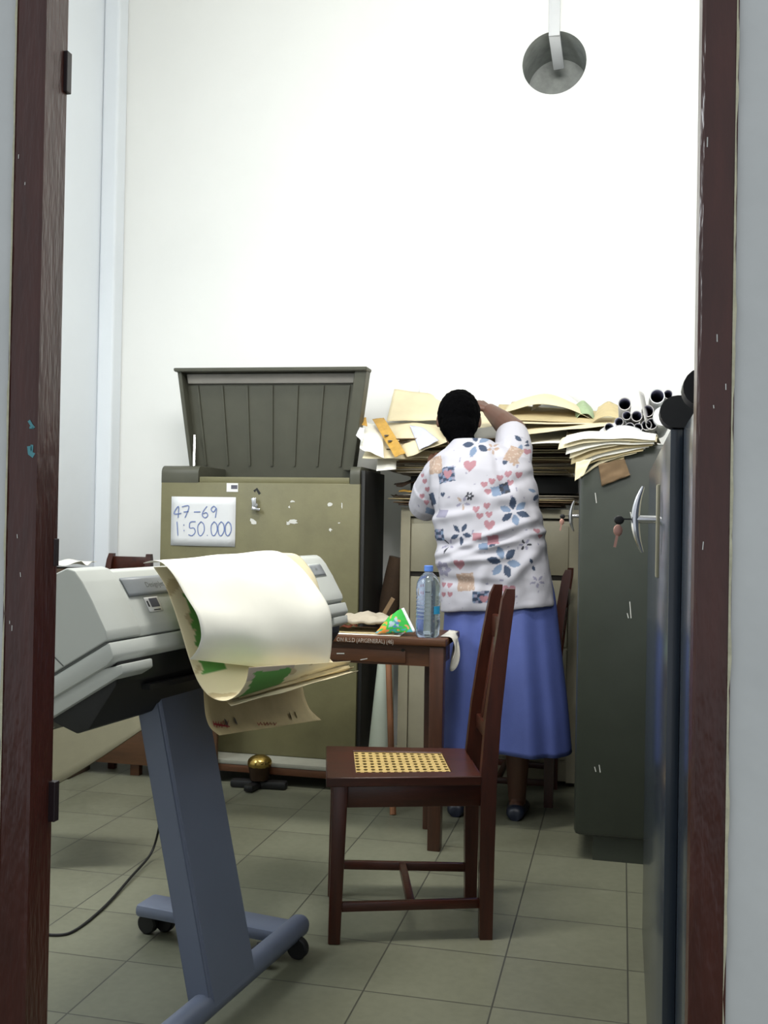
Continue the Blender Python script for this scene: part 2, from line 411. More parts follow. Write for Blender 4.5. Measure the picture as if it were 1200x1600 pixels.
# ------------------------------------------------------------------ khaki plan cabinet with open lid
YK = 4.42
kl = PY(249, 900, YK).x; kr = PY(560, 900, YK).x; kt = PY(400, 744, YK).z; kb = 0.105
KD = 0.40
kab = thing('plan_cabinet', 'khaki steel plan cabinet with its lid standing open and a paper sign on the front', 'cabinet', ((kl + kr) / 2, YK + KD / 2, kb))
obj('body', MB().box((kl, YK, kb), (kr, YK + KD, kt - 0.03), bev=0.004), M_khaki, kab)
obj('side_panel', MB().box((kr + 0.0005, YK + 0.012, kb + 0.005), (kr + 0.02, YK + KD - 0.006, kt + 0.03), bev=0.003), M_blackpaint_shade, kab)  # black paints the shade on the cabinet's right side
obj('front_top_rail', MB().box((kl + 0.19, YK + 0.001, kt - 0.032), (kr - 0.05, YK + 0.03, kt - 0.004), bev=0.003), M_khaki, kab)
obj('hollow_shade', MB().box((kl + 0.18, YK + 0.035, kt - 0.05), (kr - 0.05, YK + KD - 0.02, kt - 0.012)), M_blackpaint_shade, kab)  # solid black block painting the shade inside the open cabinet
def cheek(x0, x1):
    pr = [(0.0, kt - 0.034)] + [(0.035 - 0.035 * math.cos(t), kt + 0.012 + 0.035 * math.sin(t)) for t in [PI / 2 * k / 6 for k in range(7)]] + [(KD, kt + 0.047), (KD, kt - 0.034)]
    return MB().prism(pr, lambda u, v, t: V((t, YK + u, v)), x0, x1, bev=0.002)
obj('cheek', cheek(kl, kl + 0.185), M_khaki_in, kab); obj('cheek', cheek(kr - 0.048, kr - 0.0015), M_khaki_in, kab)
# lid: a tray hinged at the back, inner face to the room
YLb, YLt = YK + 0.33, YK + 0.25
def lidp(u, w, off=0.0):
    """u 0..1 left-right, w 0..1 up; the lid widens upwards"""
    bl, br = PY(305, 733, YLb), PY(556, 736, YLb); tl, tr = PY(286, 582, YLt), PY(578, 580, YLt)
    p = (bl * (1 - u) + br * u) * (1 - w) + (tl * (1 - u) + tr * u) * w
    return p + V((0, -off, 0))
def lslab(u0, u1, w0, w1, o0, o1, bev=0.0):
    bm = bmesh.new(); cs_ = []
    for o_ in (o0, o1):
        for (u, w) in ((u0, w0), (u1, w0), (u1, w1), (u0, w1)): cs_.append(bm.verts.new(lidp(u, w, o_)))
    for f in ((0, 1, 2, 3), (4, 5, 6, 7), (0, 1, 5, 4), (1, 2, 6, 5), (2, 3, 7, 6), (3, 0, 4, 7)): bm.faces.new([cs_[i] for i in f])
    bmesh.ops.recalc_face_normals(bm, faces=bm.faces[:])
    if bev: bmesh.ops.bevel(bm, geom=bm.edges[:], offset=bev, segments=2, affect='EDGES')
    return MB().bm(bm)
lid = obj('lid', lslab(0, 1, -0.16, 1, -0.012, 0.0), M_khaki_in, kab)
obj('lid_edge', lslab(-0.012, 1.005, 0.985, 1.02, -0.012, 0.085, 0.003), M_khaki_in, lid)
obj('lid_side', lslab(-0.004, 0.018, 0, 0.99, 0, 0.06, 0.002), M_khaki_in, lid)
obj('lid_side', lslab(0.94, 1.0, 0, 0.99, 0, 0.06, 0.002), M_khaki_in, lid)
obj('stiffener', lslab(0.03, 0.93, 0.88, 0.975, 0, 0.022, 0.002), mat('lid_rail', (132, 128, 120), 0.45, var=0.08), lid)
for k in range(7):
    u = 0.075 + k * 0.138
    obj('rib', lslab(u - 0.006, u + 0.006, 0.04, 0.86, 0, 0.009, 0.001), M_khaki_in, lid)
obj('stay', MB().bar(PY(303, 728, YK + 0.2), PY(304, 680, YK + 0.26), 0.008, 0.006), M_chrome, lid)
# lock handle
hp = PY(400, 790, YK - 0.002)
hnd = obj('handle', MB().bar(hp + V((-0.004, -0.02, 0.035)), hp + V((0.002, -0.02, -0.012)), 0.026, 0.012, up=(0, 1, 0), bev=0.004, w2=0.016).bar(hp + V((-0.012, -0.022, -0.012)), hp + V((0.028, -0.02, -0.02)), 0.014, 0.014, up=(0, 1, 0), bev=0.004), M_chrome, kab)
obj('lock', MB().cyl(hp + V((0, 0.004, 0)), hp + V((0, -0.022, 0)), 0.014, bev=0.002), M_chrome, hnd)
mb = MB(); ribbon(mb, [PY(397, 768, YK - 0.0012), PY(401, 764, YK - 0.0012), PY(406, 772, YK - 0.0012)], 0.012, (0, 1, 0)); obj('stain', mb, M_blackpaint_shade, kab)
def chip(x, y, w, h, Y=YK - 0.0012):
    pts = []
    for k in range(9):
        a_ = 2 * PI * k / 9; r_ = random.uniform(0.35, 1.25)
        pts.append(PY(x + w / 2 * r_ * math.cos(a_), y + h / 2 * r_ * math.sin(a_), Y))
    obj('paint_chip', MB().add(pts, [tuple(range(9))]), M_chip, kab)
for c_ in ((457, 783, 10, 4), (516, 787, 10, 8), (516, 828, 8, 6), (458, 815, 18, 6), (450, 818, 8, 6), (530, 817, 4, 3), (395, 815, 12, 10), (452, 792, 4, 4), (534, 790, 2, 10)): chip(*c_)
stk = obj('sticker', MB().box(PY(354, 767, YK - 0.001) + V((0, -0.0005, -0.004)), PY(372, 755, YK - 0.001) + V((0, 0.0005, 0))), M_sticker, kab)
obj('print', MB().box(PY(361, 764, YK - 0.0022), PY(371, 758, YK - 0.0018)), M_stickerink, stk)
sg = thing('paper_sign', 'white paper sign with blue handwriting, 47-69 and 1:50.000, taped to the khaki cabinet', 'sign', PY(318, 850, YK - 0.001))
q0 = PY(267, 852, YK); q1 = PY(369, 777, YK)
def signf(u, v):
    return V((q0.x + (q1.x - q0.x) * u, YK - 0.0025 - 0.003 * math.sin(PI * u) * (1 - v), q0.z + (q1.z - q0.z) * v))
obj('sheet', MB().grid(signf, 8, 6), M_white, sg, thick=0.0006)
GL = {'4': [[(.55, 0), (.6, 1), (.05, .35), (.95, .4)]], '7': [[(0, .95), (.8, 1), (.35, 0)], [(.2, .5), (.75, .55)]], '-': [[(0, .5), (1, .52)]],
      '6': [[(.7, 1), (.2, .55), (.1, .2), (.45, 0), (.8, .2), (.6, .45), (.2, .35)]],
      '9': [[(.85, .8), (.5, 1), (.15, .75), (.45, .5), (.85, .8), (.7, 0)]],
      '1': [[(.3, 1), (.5, 0)]], ':': [[(.4, .8), (.5, .72)], [(.45, .4), (.55, .33)]], '.': [[(.4, .05), (.55, 0)]],
      '5': [[(.9, 1), (.3, .95), (.25, .55), (.7, .55), (.85, .25), (.5, 0), (.1, .08)]],
      '0': [[(.5, 1), (.15, .7), (.2, .15), (.5, 0), (.85, .35), (.8, .8), (.5, 1)]]}
mb = MB()
def hand(s, x, y, w, h, adv):
    for i, ch in enumerate(s):
        for st in GL[ch]:
            sp = smooth_pts([(x[i] + p[0] * w[i], y + (1 - p[1]) * h) for p in st], 5)
            ribbon(mb, [PY(a_, b_, YK - 0.0066) for a_, b_ in sp], 0.0042, (0, 1, 0))
hand('47-69', [271, 284, 303, 315, 328], 791, [13, 14, 10, 12, 12], 18, 0)
hand('1:50.000', [274, 285, 293, 307, 321, 328, 339, 350], 815, [8, 5, 14, 14, 6, 13, 13, 13], 22, 0)
obj('handwriting', mb, M_blueink, sg)

# wooden platform the khaki cabinet stands on
pf = thing('wooden_platform', 'low wooden platform on short feet beneath the khaki cabinet', 'platform', ((kl + kr) / 2, YK + 0.1, 0))
pl0, pr0 = XL + 0.05, kr + 0.26
obj('deck', MB().box((kl - 0.03, YK - 0.13, 0.085), (pr0, YK + KD, 0.104), bev=0.002), mat('lit_deck', (150, 150, 138), 0.7, var=0.12), pf)  # pale grey paints the light falling on the deck top
obj('rail', MB().box((pl0, YK - 0.128, 0.052), (pr0, YK - 0.095, 0.0845), bev=0.002), M_desk, pf)
fx = PZ(190, 1222, 0).x
for x_, y_ in ((fx, YK - 0.11), (pr0 - 0.04, YK - 0.11), (kl, YK + KD - 0.03), (pr0 - 0.04, YK + KD - 0.03)):
    obj('foot', MB().box((x_ - 0.022, y_ - 0.018, 0), (x_ + 0.022, y_ + 0.018, 0.086), bev=0.002), M_desk, pf)
bd = MB().box((pl0 + 0.04, YK - 0.155, 0.055), (PY(345, 1200, YK - .15).x - 0.02, YK - 0.132, 0.42), bev=0.003)
tag(obj('wooden_board', bd, M_brown), 'plain brown wooden board standing upright against the platform behind the plotter', 'board')

# small brass capped stand in front of the platform
p = PZ(405, 1232, 0)
bs = thing('floor_stand', 'small dark floor stand with round brass cap in front of the platform', 'stand', p)
obj('base', MB().bar(p + V((-0.13, 0, 0.018)), p + V((0.12, 0.02, 0.018)), 0.05, 0.034, bev=0.01).bar(p + V((-0.02, -0.09, 0.018)), p + V((0.0, 0.09, 0.018)), 0.045, 0.03, bev=0.01), M_black, bs)
obj('body', MB().tube([p + V((0, 0, z)) for z in (0.034, 0.04, 0.07, 0.10)], [0.028, 0.04, 0.044, 0.05], 20), mat('dark_bronze', (70, 52, 38), 0.35, metal=0.6, var=0.2), bs)
obj('cap', MB().ellipsoid(p + V((0, 0, 0.112)), (0.054, 0.054, 0.036)), M_brass, bs)

# ------------------------------------------------------------------ plotter on its stand
EA = V((math.sin(math.radians(7.4)), math.cos(math.radians(7.4)), 0))       # along the machine, away from the door
EN = V((EA.y, -EA.x, 0))                                                    # out of its front
A0 = EYE + ray(168, 1000) * 2.1; PK_ = 0.913
TL = math.radians(30)
FQ = EN * math.cos(TL) + V((0, 0, 1)) * math.sin(TL)
FR = -EN * math.sin(TL) + V((0, 0, 1)) * math.cos(TL)
def pq(q, r, t): return A0 + FQ * q * PK_ + FR * r * PK_ + EA * t * PK_
LEN = 1.38
pt = thing('plotter', 'grey large format plotter tilted back on a blue-grey column stand', 'plotter', V((A0.x, A0.y, 0)))
front = [(-0.006, 0.0), (0.0, 0.02), (0.0, 0.09), (-0.003, 0.14), (-0.010, 0.172), (-0.026, 0.188)]
prof_body = front + [(-0.12, 0.20), (-0.24, 0.195), (-0.33, 0.15), (-0.37, 0.0)]
def pf3(u, v, t): return pq(u, v, t)
obj('body', MB().prism(prof_body, pf3, 0.135, LEN - 0.17, bev=0.003), M_printer, pt)
prof_cap = [(q - 0.0 + (0.006 if q > -0.05 else 0), r + (0.006 if r > 0.02 else 0)) for q, r in prof_body]
ecl = obj('end_cover', MB().prism(prof_cap, pf3, 0.0, 0.133, bev=0.003), M_printer, pt, smooth=22)
obj('end_cover', MB().prism(prof_cap, pf3, LEN - 0.168, LEN, bev=0.012), M_printer, pt)
# seam on the end panel
mb = MB(); ribbon(mb, [pq(-0.135, 0.001, -0.0006), pq(-0.16, 0.06, -0.0006), pq(-0.21, 0.14, -0.0006)], 0.003, EA); obj('seam', mb, M_seam, ecl)
# dark joint, lower trim and second lip
obj('joint', MB().prism([(-0.012, -0.006), (-0.012, 0.001), (-0.366, 0.001), (-0.366, -0.006)], pf3, 0.006, LEN - 0.006), M_seam, pt)
obj('lower_trim', MB().prism([(0.002, -0.006), (-0.004, -0.042), (-0.03, -0.05), (-0.37, -0.05), (-0.37, -0.006)], pf3, 0.0, LEN, bev=0.006), M_printer, pt)
obj('end_lip', MB().prism([(0.0, -0.062), (-0.008, -0.082), (-0.37, -0.088), (-0.37, -0.048), (-0.05, -0.048), (-0.03, -0.056)], pf3, 0.012, 0.135, bev=0.004), M_printer, pt)
obj('end_lip', MB().prism([(-0.01, -0.05), (-0.02, -0.075), (-0.37, -0.085), (-0.37, -0.048)], pf3, LEN - 0.13, LEN - 0.01, bev=0.004), M_printer, pt)
obj('underside', MB().prism([(-0.02, -0.048), (-0.05, -0.095), (-0.165, -0.15), (-0.20, -0.145), (-0.25, -0.09), (-0.36, -0.086), (-0.36, -0.05)], pf3, 0.03, LEN - 0.05, bev=0.004), M_black, pt)
obj('underside_ledge', MB().bar(pq(-0.06, -0.112, 0.15), pq(-0.08, -0.118, 0.9), 0.02, 0.012), M_black, pt)
# dark label band, sticker
def fq(r):   # q of the front surface at height r
    for (q0_, r0_), (q1_, r1_) in zip(front, front[1:]):
        if r0_ <= r <= r1_: return q0_ + (q1_ - q0_) * (r - r0_) / (r1_ - r0_)
    return front[-1][0]
def front_patch(t0, t1, r0_, r1_, off, nr=6, dt=0.0):
    return MB().grid(lambda u, v: pq(fq(r0_ + (r1_ - r0_) * v) + off, r0_ + (r1_ - r0_) * v, t0 + (t1 - t0) * u + dt * v), 2, nr)
obj('label_band', front_patch(0.15, 0.40, 0.098, 0.150, 0.0035), M_printer_dk, pt, thick=0.003)
lb = text_mb('DesignJet', 0.021, lambda x, y: pq(fq(0.118 + y) + 0.0056, 0.118 + y, 0.235 + x)); obj('lettering', lb, M_seam, pt)
stp = obj('property_sticker', front_patch(0.205, 0.265, 0.052, 0.092, 0.0016), M_sticker, pt, thick=0.0006)
obj('print', front_patch(0.222, 0.258, 0.064, 0.088, 0.0024), M_stickerink, stp); obj('print', front_patch(0.209, 0.216, 0.066, 0.082, 0.0024), M_ink, stp); obj('print', front_patch(0.225, 0.255, 0.055, 0.058, 0.0024), M_ink, stp)
dsp = obj('display', front_patch(LEN - 0.16, LEN - 0.07, 0.10, 0.142, 0.0085), M_printer_dk, pt, thick=0.003)
obj('display_frame', front_patch(LEN - 0.165, LEN - 0.065, 0.096, 0.146, 0.0065), M_printer, dsp, thick=0.003)
lb = text_mb('HP', 0.014, lambda x, y: pq(fq(0.118 + y) + 0.0106, 0.118 + y, LEN - 0.135 + x)); obj('lettering', lb, M_seam, dsp)
# grey media bin cloth hanging behind / below
def binf(u, v):
    a_ = PY(30, 1075, 3.3) * (1 - v) + PY(30, 1258, 3.0) * v; b_ = PY(232, 1070, 3.3) * (1 - v) + PY(222, 1140, 3.1) * v
    p_ = a_ * (1 - u) + b_ * u
    return p_ + V((0, 0, -0.01 * math.sin(PI * u)))
obj('media_bin', MB().grid(binf, 10, 10), M_bin, pt, thick=0.003)
# stand: column, floor tube, cross foot, castors
tb0 = PZ(305, 1572, 0.085); tb1 = PZ(472, 1432, 0.085); td = (tb1 - tb0).normalized(); tb0 = tb1 - td * 0.86
ctr = (PZ(330, 1562, 0.09) + PZ(400, 1505, 0.09)) / 2
side = V((td.y, -td.x, 0))
ctop = PP(273, 1095, V((0, 0, 0)) + PZ(350, 1530, 0.09) - EN * 0.0, EA) if False else None
def col_pt(px, py): return PP(px, py, ctr, EA)
bw = td * 0.105
cb_ = MB(); bm = bmesh.new(); rr_ = []
lean = -side * 0.145
for z_, sh, k in ((0.07, 0.0, 1.0), (0.42, 0.5, 1.0), (0.80, 1.0 * (0.80 - 0.07) / 0.66, 1.0)):
    c_ = V((ctr.x, ctr.y, z_)) + lean * ((z_ - 0.07) / 0.63)
    rr_.append([bm.verts.new(c_ + bw * a_ * k + side * b_) for a_, b_ in ((-1, 0.005), (1, 0.005), (1, -0.065), (-1, -0.065))])
bm.faces.new(rr_[0][::-1]); bm.faces.new(rr_[-1])
for i in range(2):
    for k in range(4): bm.faces.new((rr_[i][k], rr_[i][(k + 1) % 4], rr_[i + 1][(k + 1) % 4], rr_[i + 1][k]))
bmesh.ops.recalc_face_normals(bm, faces=bm.faces[:])
bmesh.ops.bevel(bm, geom=[e for e in bm.edges if abs(e.verts[0].co.z - e.verts[1].co.z) > 0.1], offset=0.008, segments=3, affect='EDGES')
obj('column', MB().bm(bm), M_stand, pt)
zt = 0.068
t0_, t1_ = V((tb0.x, tb0.y, zt)), V((tb1.x, tb1.y, zt))
obj('floor_tube', MB().tube([t0_ - td * 0.0, t0_ + td * 0.004, t0_ + td * 0.02, t1_ - td * 0.02, t1_ - td * 0.004, t1_], [0.012, 0.024, 0.03, 0.03, 0.024, 0.012], 20), M_stand, pt)
cf0 = PZ(225, 1415, 0.075); cf1 = t1_ - td * 0.07
obj('cross_foot', MB().bar((cf0.x, cf0.y, 0.078), (cf1.x, cf1.y, 0.066), 0.10, 0.036, bev=0.012), M_stand, pt)
cfn0 = cf0 - td * 0.78; cfn1 = cf1 - td * 0.72
obj('cross_foot', MB().bar((cfn0.x, cfn0.y, 0.078), (cfn1.x, cfn1.y, 0.066), 0.10, 0.036, bev=0.012), M_stand, pt)
def castor(p_):
    ax = V((td.x, td.y, 0))
    w = obj('castor', MB().cyl(V((p_.x, p_.y, 0.029)) - ax * 0.012, V((p_.x, p_.y, 0.029)) + ax * 0.012, 0.029, bev=0.004), M_rubber, pt)
    obj('castor_stem', MB().cyl((p_.x, p_.y, 0.03), (p_.x, p_.y, 0.062), 0.009, 12), M_rubber, w)
ux = (V((cf1.x, cf1.y, 0)) - V((cf0.x, cf0.y, 0))).normalized()
castor(PZ(231, 1458)); castor(PZ(258, 1455)); castor(t1_ - td * 0.07 + V((0.02, 0, 0))); castor(t1_ - td * 0.15 - ux * 0.05)
castor(cfn0 + ux * 0.03); castor(t0_ + td * 0.06)

# power cord on the floor
cpts = smooth_pts([tuple(PZ(x, y, z)) for x, y, z in ((40, 1455, 0.004), (88, 1461, 0.004), (120, 1452, 0.004), (165, 1415, 0.006), (205, 1370, 0.012), (235, 1335, 0.03), (247, 1300, 0.10), (252, 1265, 0.2), (262, 1215, 0.32))], 6)
tag(obj('power_cord', MB().tube(cpts, 0.0042, 8), M_rubber), 'black power cord trailing across the floor from behind the plotter column', 'cord')

# ---- map sheets draped over the plotter
def plane_pts(pts, t):
    o = A0 + EA * t * PK_; return [PP(x, y, o, EA) for x, y in pts]
def sheet_loft(near, tn, far, tf, n=10, nu=26, wob=0.004, seed=0.0):
    a_ = smooth_pts([tuple(p) for p in plane_pts(near, tn)], n); b_ = smooth_pts([tuple(p) for p in plane_pts(far, tf)], n)
    m_ = min(len(a_), len(b_)); rings = []
    for i in range(nu + 1):
        u = i / nu; row = []
        for k in range(m_):
            p_ = V(a_[k]).lerp(V(b_[k]), u)
            w = math.sin(PI * min(1, k / m_ * 1.2)) * wob
            p_ = p_ + EN * w * noise.noise(p_ * 5 + V((seed, 0, 0))) * 2 + V((0, 0, 1)) * w * noise.noise(p_ * 7 + V((0, seed, 0)))
            row.append(p_)
        rings.append(row)
    return MB().loft(rings, cap=False, closed=False)
# colour of the printed side: green and ochre patches on the inner face only (a real map on one side)
def map_mat(name, base):
    m = bpy.data.materials.new(name); m.use_nodes = True; nt = m.node_tree; b = nt.nodes['Principled BSDF']; N = nt.nodes.new; L = nt.links.new
    b.inputs['Roughness'].default_value = 0.75
    at = N('ShaderNodeAttribute'); at.attribute_name = 'print'; L(at.outputs['Color'], b.inputs['Base Color'])
    return m
M_map = map_mat('printed_map', None)
def add_print(o, fn):
    me = o.data; ca = me.color_attributes.new('print', 'FLOAT_COLOR', 'POINT'); org = ORG[o.name]
    flat = []
    for v in me.vertices: flat += [*fn(v.co + org), 1.0]
    ca.data.foreach_set('color', flat)
WHITEP, CREAMP, GREENP, OCHREP, PINKP = lin((238, 235, 224)), lin((230, 218, 184)), lin((92, 152, 72)), lin((196, 178, 140)), lin((190, 176, 160))

# sheet 1: the big rolled-over sheet; outer face white
near1 = [(224, 880), (236, 877), (249, 881), (270, 902), (292, 935), (308, 962), (315, 990), (311, 1010), (302, 1024), (296, 1030)]
far1 = [(400, 866), (425, 861), (448, 868), (478, 895), (502, 930), (517, 965), (521, 1000), (517, 1028), (509, 1046), (500, 1053)]
s1 = sheet_loft(near1, 0.20, far1, 0.80, 10, 40, 0.012, 1.0)
s1o = obj('map_sheet', s1, M_paper, smooth=180, fixn=False, thick=0.0007)
tag(s1o, 'large white map sheet rolled over the top of the plotter, bulging to the right', 'map', 'maps draped over the plotter')
# sheet 2: inside, along the machine then hooked up like a J; printed green on the inside
near2 = [(240, 886), (258, 915), (272, 952), (284, 990), (296, 1030), (310, 1066), (328, 1088), (350, 1095), (370, 1086), (384, 1066), (389, 1043)]
far2 = [(450, 880), (462, 905), (474, 935), (486, 965), (497, 995), (508, 1015), (516, 1030), (528, 1040), (538, 1042), (544, 1038), (548, 1033)]
def sheet2():
    a_ = smooth_pts([tuple(p) for p in plane_pts(near2, 0.24)], 12); b_ = smooth_pts([tuple(p) for p in plane_pts(far2, 0.90)], 12)
    nu = 90; m_ = len(a_); rings = [[V(a_[k]).lerp(V(b_[k]), i / nu) for k in range(m_)] for i in range(nu + 1)]
    return MB().loft(rings, cap=False, closed=False), nu, m_
s2, nu2, m2 = sheet2()
s2o = obj('map_sheet', s2, M_map, smooth=180, fixn=False, thick=0.0007)
tag(s2o, 'cream map sheet printed green inside, hooked up in a J below the big white sheet', 'map', 'maps draped over the plotter')
cols = []
for i in range(nu2 + 1):
    for k in range(m2):
        u, v = i / nu2, k / m2
        c_ = CREAMP
        nn = noise.noise(V((u * 9, v * 12, 0.3)))
        e = noise.noise(V((u * 30, v * 40, 5.0))) * 0.02
        if 0.14 < v < 0.47 and 0.05 + nn * 0.02 + e + (0.47 - v) * 0.12 < u < 0.20 + nn * 0.03: c_ = GREENP
        elif 0.74 + nn * 0.04 + e < v < 0.95 + nn * 0.03 and 0.05 < u + e < 0.34 + nn * 0.06: c_ = GREENP
        elif nn > 0.35: c_ = OCHREP
        elif v > 0.9 and u < 0.4: c_ = PINKP
        cols += [*c_, 1.0]
ca = s2o.data.color_attributes.new('print', 'FLOAT_COLOR', 'POINT'); ca.data.foreach_set('color', cols)
# sheet 3: flat lip running right below the roll
def quad_sheet(c, t, nu=14, nv=8, sag=0.0, wob=0.0, seed=0.0):
    P = [PP(x, y, A0 + EA * tt_ * PK_, EA) for (x, y), tt_ in zip(c, t)]
    return MB().grid(lambda u, v: (P[0].lerp(P[1], u)).lerp(P[3].lerp(P[2], u), v) + V((0, 0, -1)) * sag * math.sin(PI * v) * (0.3 + u * 0.7) + V((0, 0, wob * noise.noise(V((u * 4, v * 4, seed))))), nu, nv)
s3 = quad_sheet([(350, 1092), (545, 1046), (560, 1048), (362, 1103)], (0.28, 0.86, 0.82, 0.24), sag=0.006, wob=0.006)
tag(obj('map_sheet', s3, M_paper2, smooth=180, fixn=False, thick=0.0008), 'narrow cream map edge sticking out to the right beneath the rolled sheets', 'map', 'maps draped over the plotter')
s3b = quad_sheet([(385, 1075), (545, 1040), (553, 1042), (372, 1090)], (0.32, 0.88, 0.86, 0.28), sag=0.006, wob=0.006, seed=3)
tag(obj('map_sheet', s3b, M_paper3, smooth=180, fixn=False, thick=0.0008), 'yellowed map edge pressed under the rolled sheet, its corner pointing right', 'map', 'maps draped over the plotter')
# sheet 4: lowest flap with red writing, curving out at the bottom
n4 = [(318, 1075), (320, 1098), (323, 1120), (330, 1138), (343, 1149)]; f4 = [(470, 1055), (474, 1075), (478, 1092), (486, 1110), (502, 1125)]
s4 = sheet_loft(n4, 0.30, f4, 0.90, 8, 24, 0.003, 4.0)
s4o = thing('map_sheet', 'lowest map flap with red marks and dark dashes hanging under the plotter rolls', 'map', A0 + EA * 0.6, 'maps draped over the plotter')
obj('sheet', s4, M_paper3, s4o, smooth=180, fixn=False, thick=0.0008)
def on4(x, y):   # point on flap surface nearest the pixel
    best = None; d0 = ray(x, y)
    for p_ in s4.v:
        w = (p_ - EYE); t_ = w.dot(F); e_ = ((w / t_) - d0).length
        if best is None or e_ < best[0]: best = (e_, p_)
    q_ = best[1]; n_ = EN * 0.8 + V((0, 0, 0.3)); return PP(x, y, q_, n_.normalized()) - ray(x, y) * 0.004
mb = MB()
zig = [(333 + i * 2.0, 1127 + (i % 2) * 9 + random.uniform(-2, 2)) for i in range(13)]
ribbon(mb, [on4(x, y) for x, y in zig], 0.004, EN); obj('red_scribble', mb, M_red, s4o)
mb = MB(); ribbon(mb, [on4(334, 1131), on4(345, 1133), on4(359, 1136)], 0.004, EN); obj('red_scribble', mb, M_red, s4o)
mb = MB(); ribbon(mb, [on4(402 + i * 2.5, 1129 + (i % 2) * 4) for i in range(13)], 0.003, EN); obj('red_scribble', mb, M_red, s4o)
for x, y in ((352, 1124), (366, 1121), (452, 1113), (461, 1112)):
    mb = MB(); ribbon(mb, [on4(x, y), on4(x + 4, y + 10)], 0.013, EN); obj('dark_dash', mb, M_ink, s4o)
# inner second layer visible at the far edge of the roll
n5 = [(400, 868), (425, 863), (446, 868), (470, 892), (488, 915), (498, 935)]; f5 = [(430, 867), (450, 864), (466, 868), (482, 885), (494, 905), (500, 925)]
tag(obj('map_sheet', sheet_loft(n5, 0.84, f5, 0.98, 8, 10, 0.002, 8.0), M_paper2, smooth=180, fixn=False, thick=0.0008), 'thin cream map edge showing behind the big rolled sheet beside the plotter display', 'map', 'maps draped over the plotter')

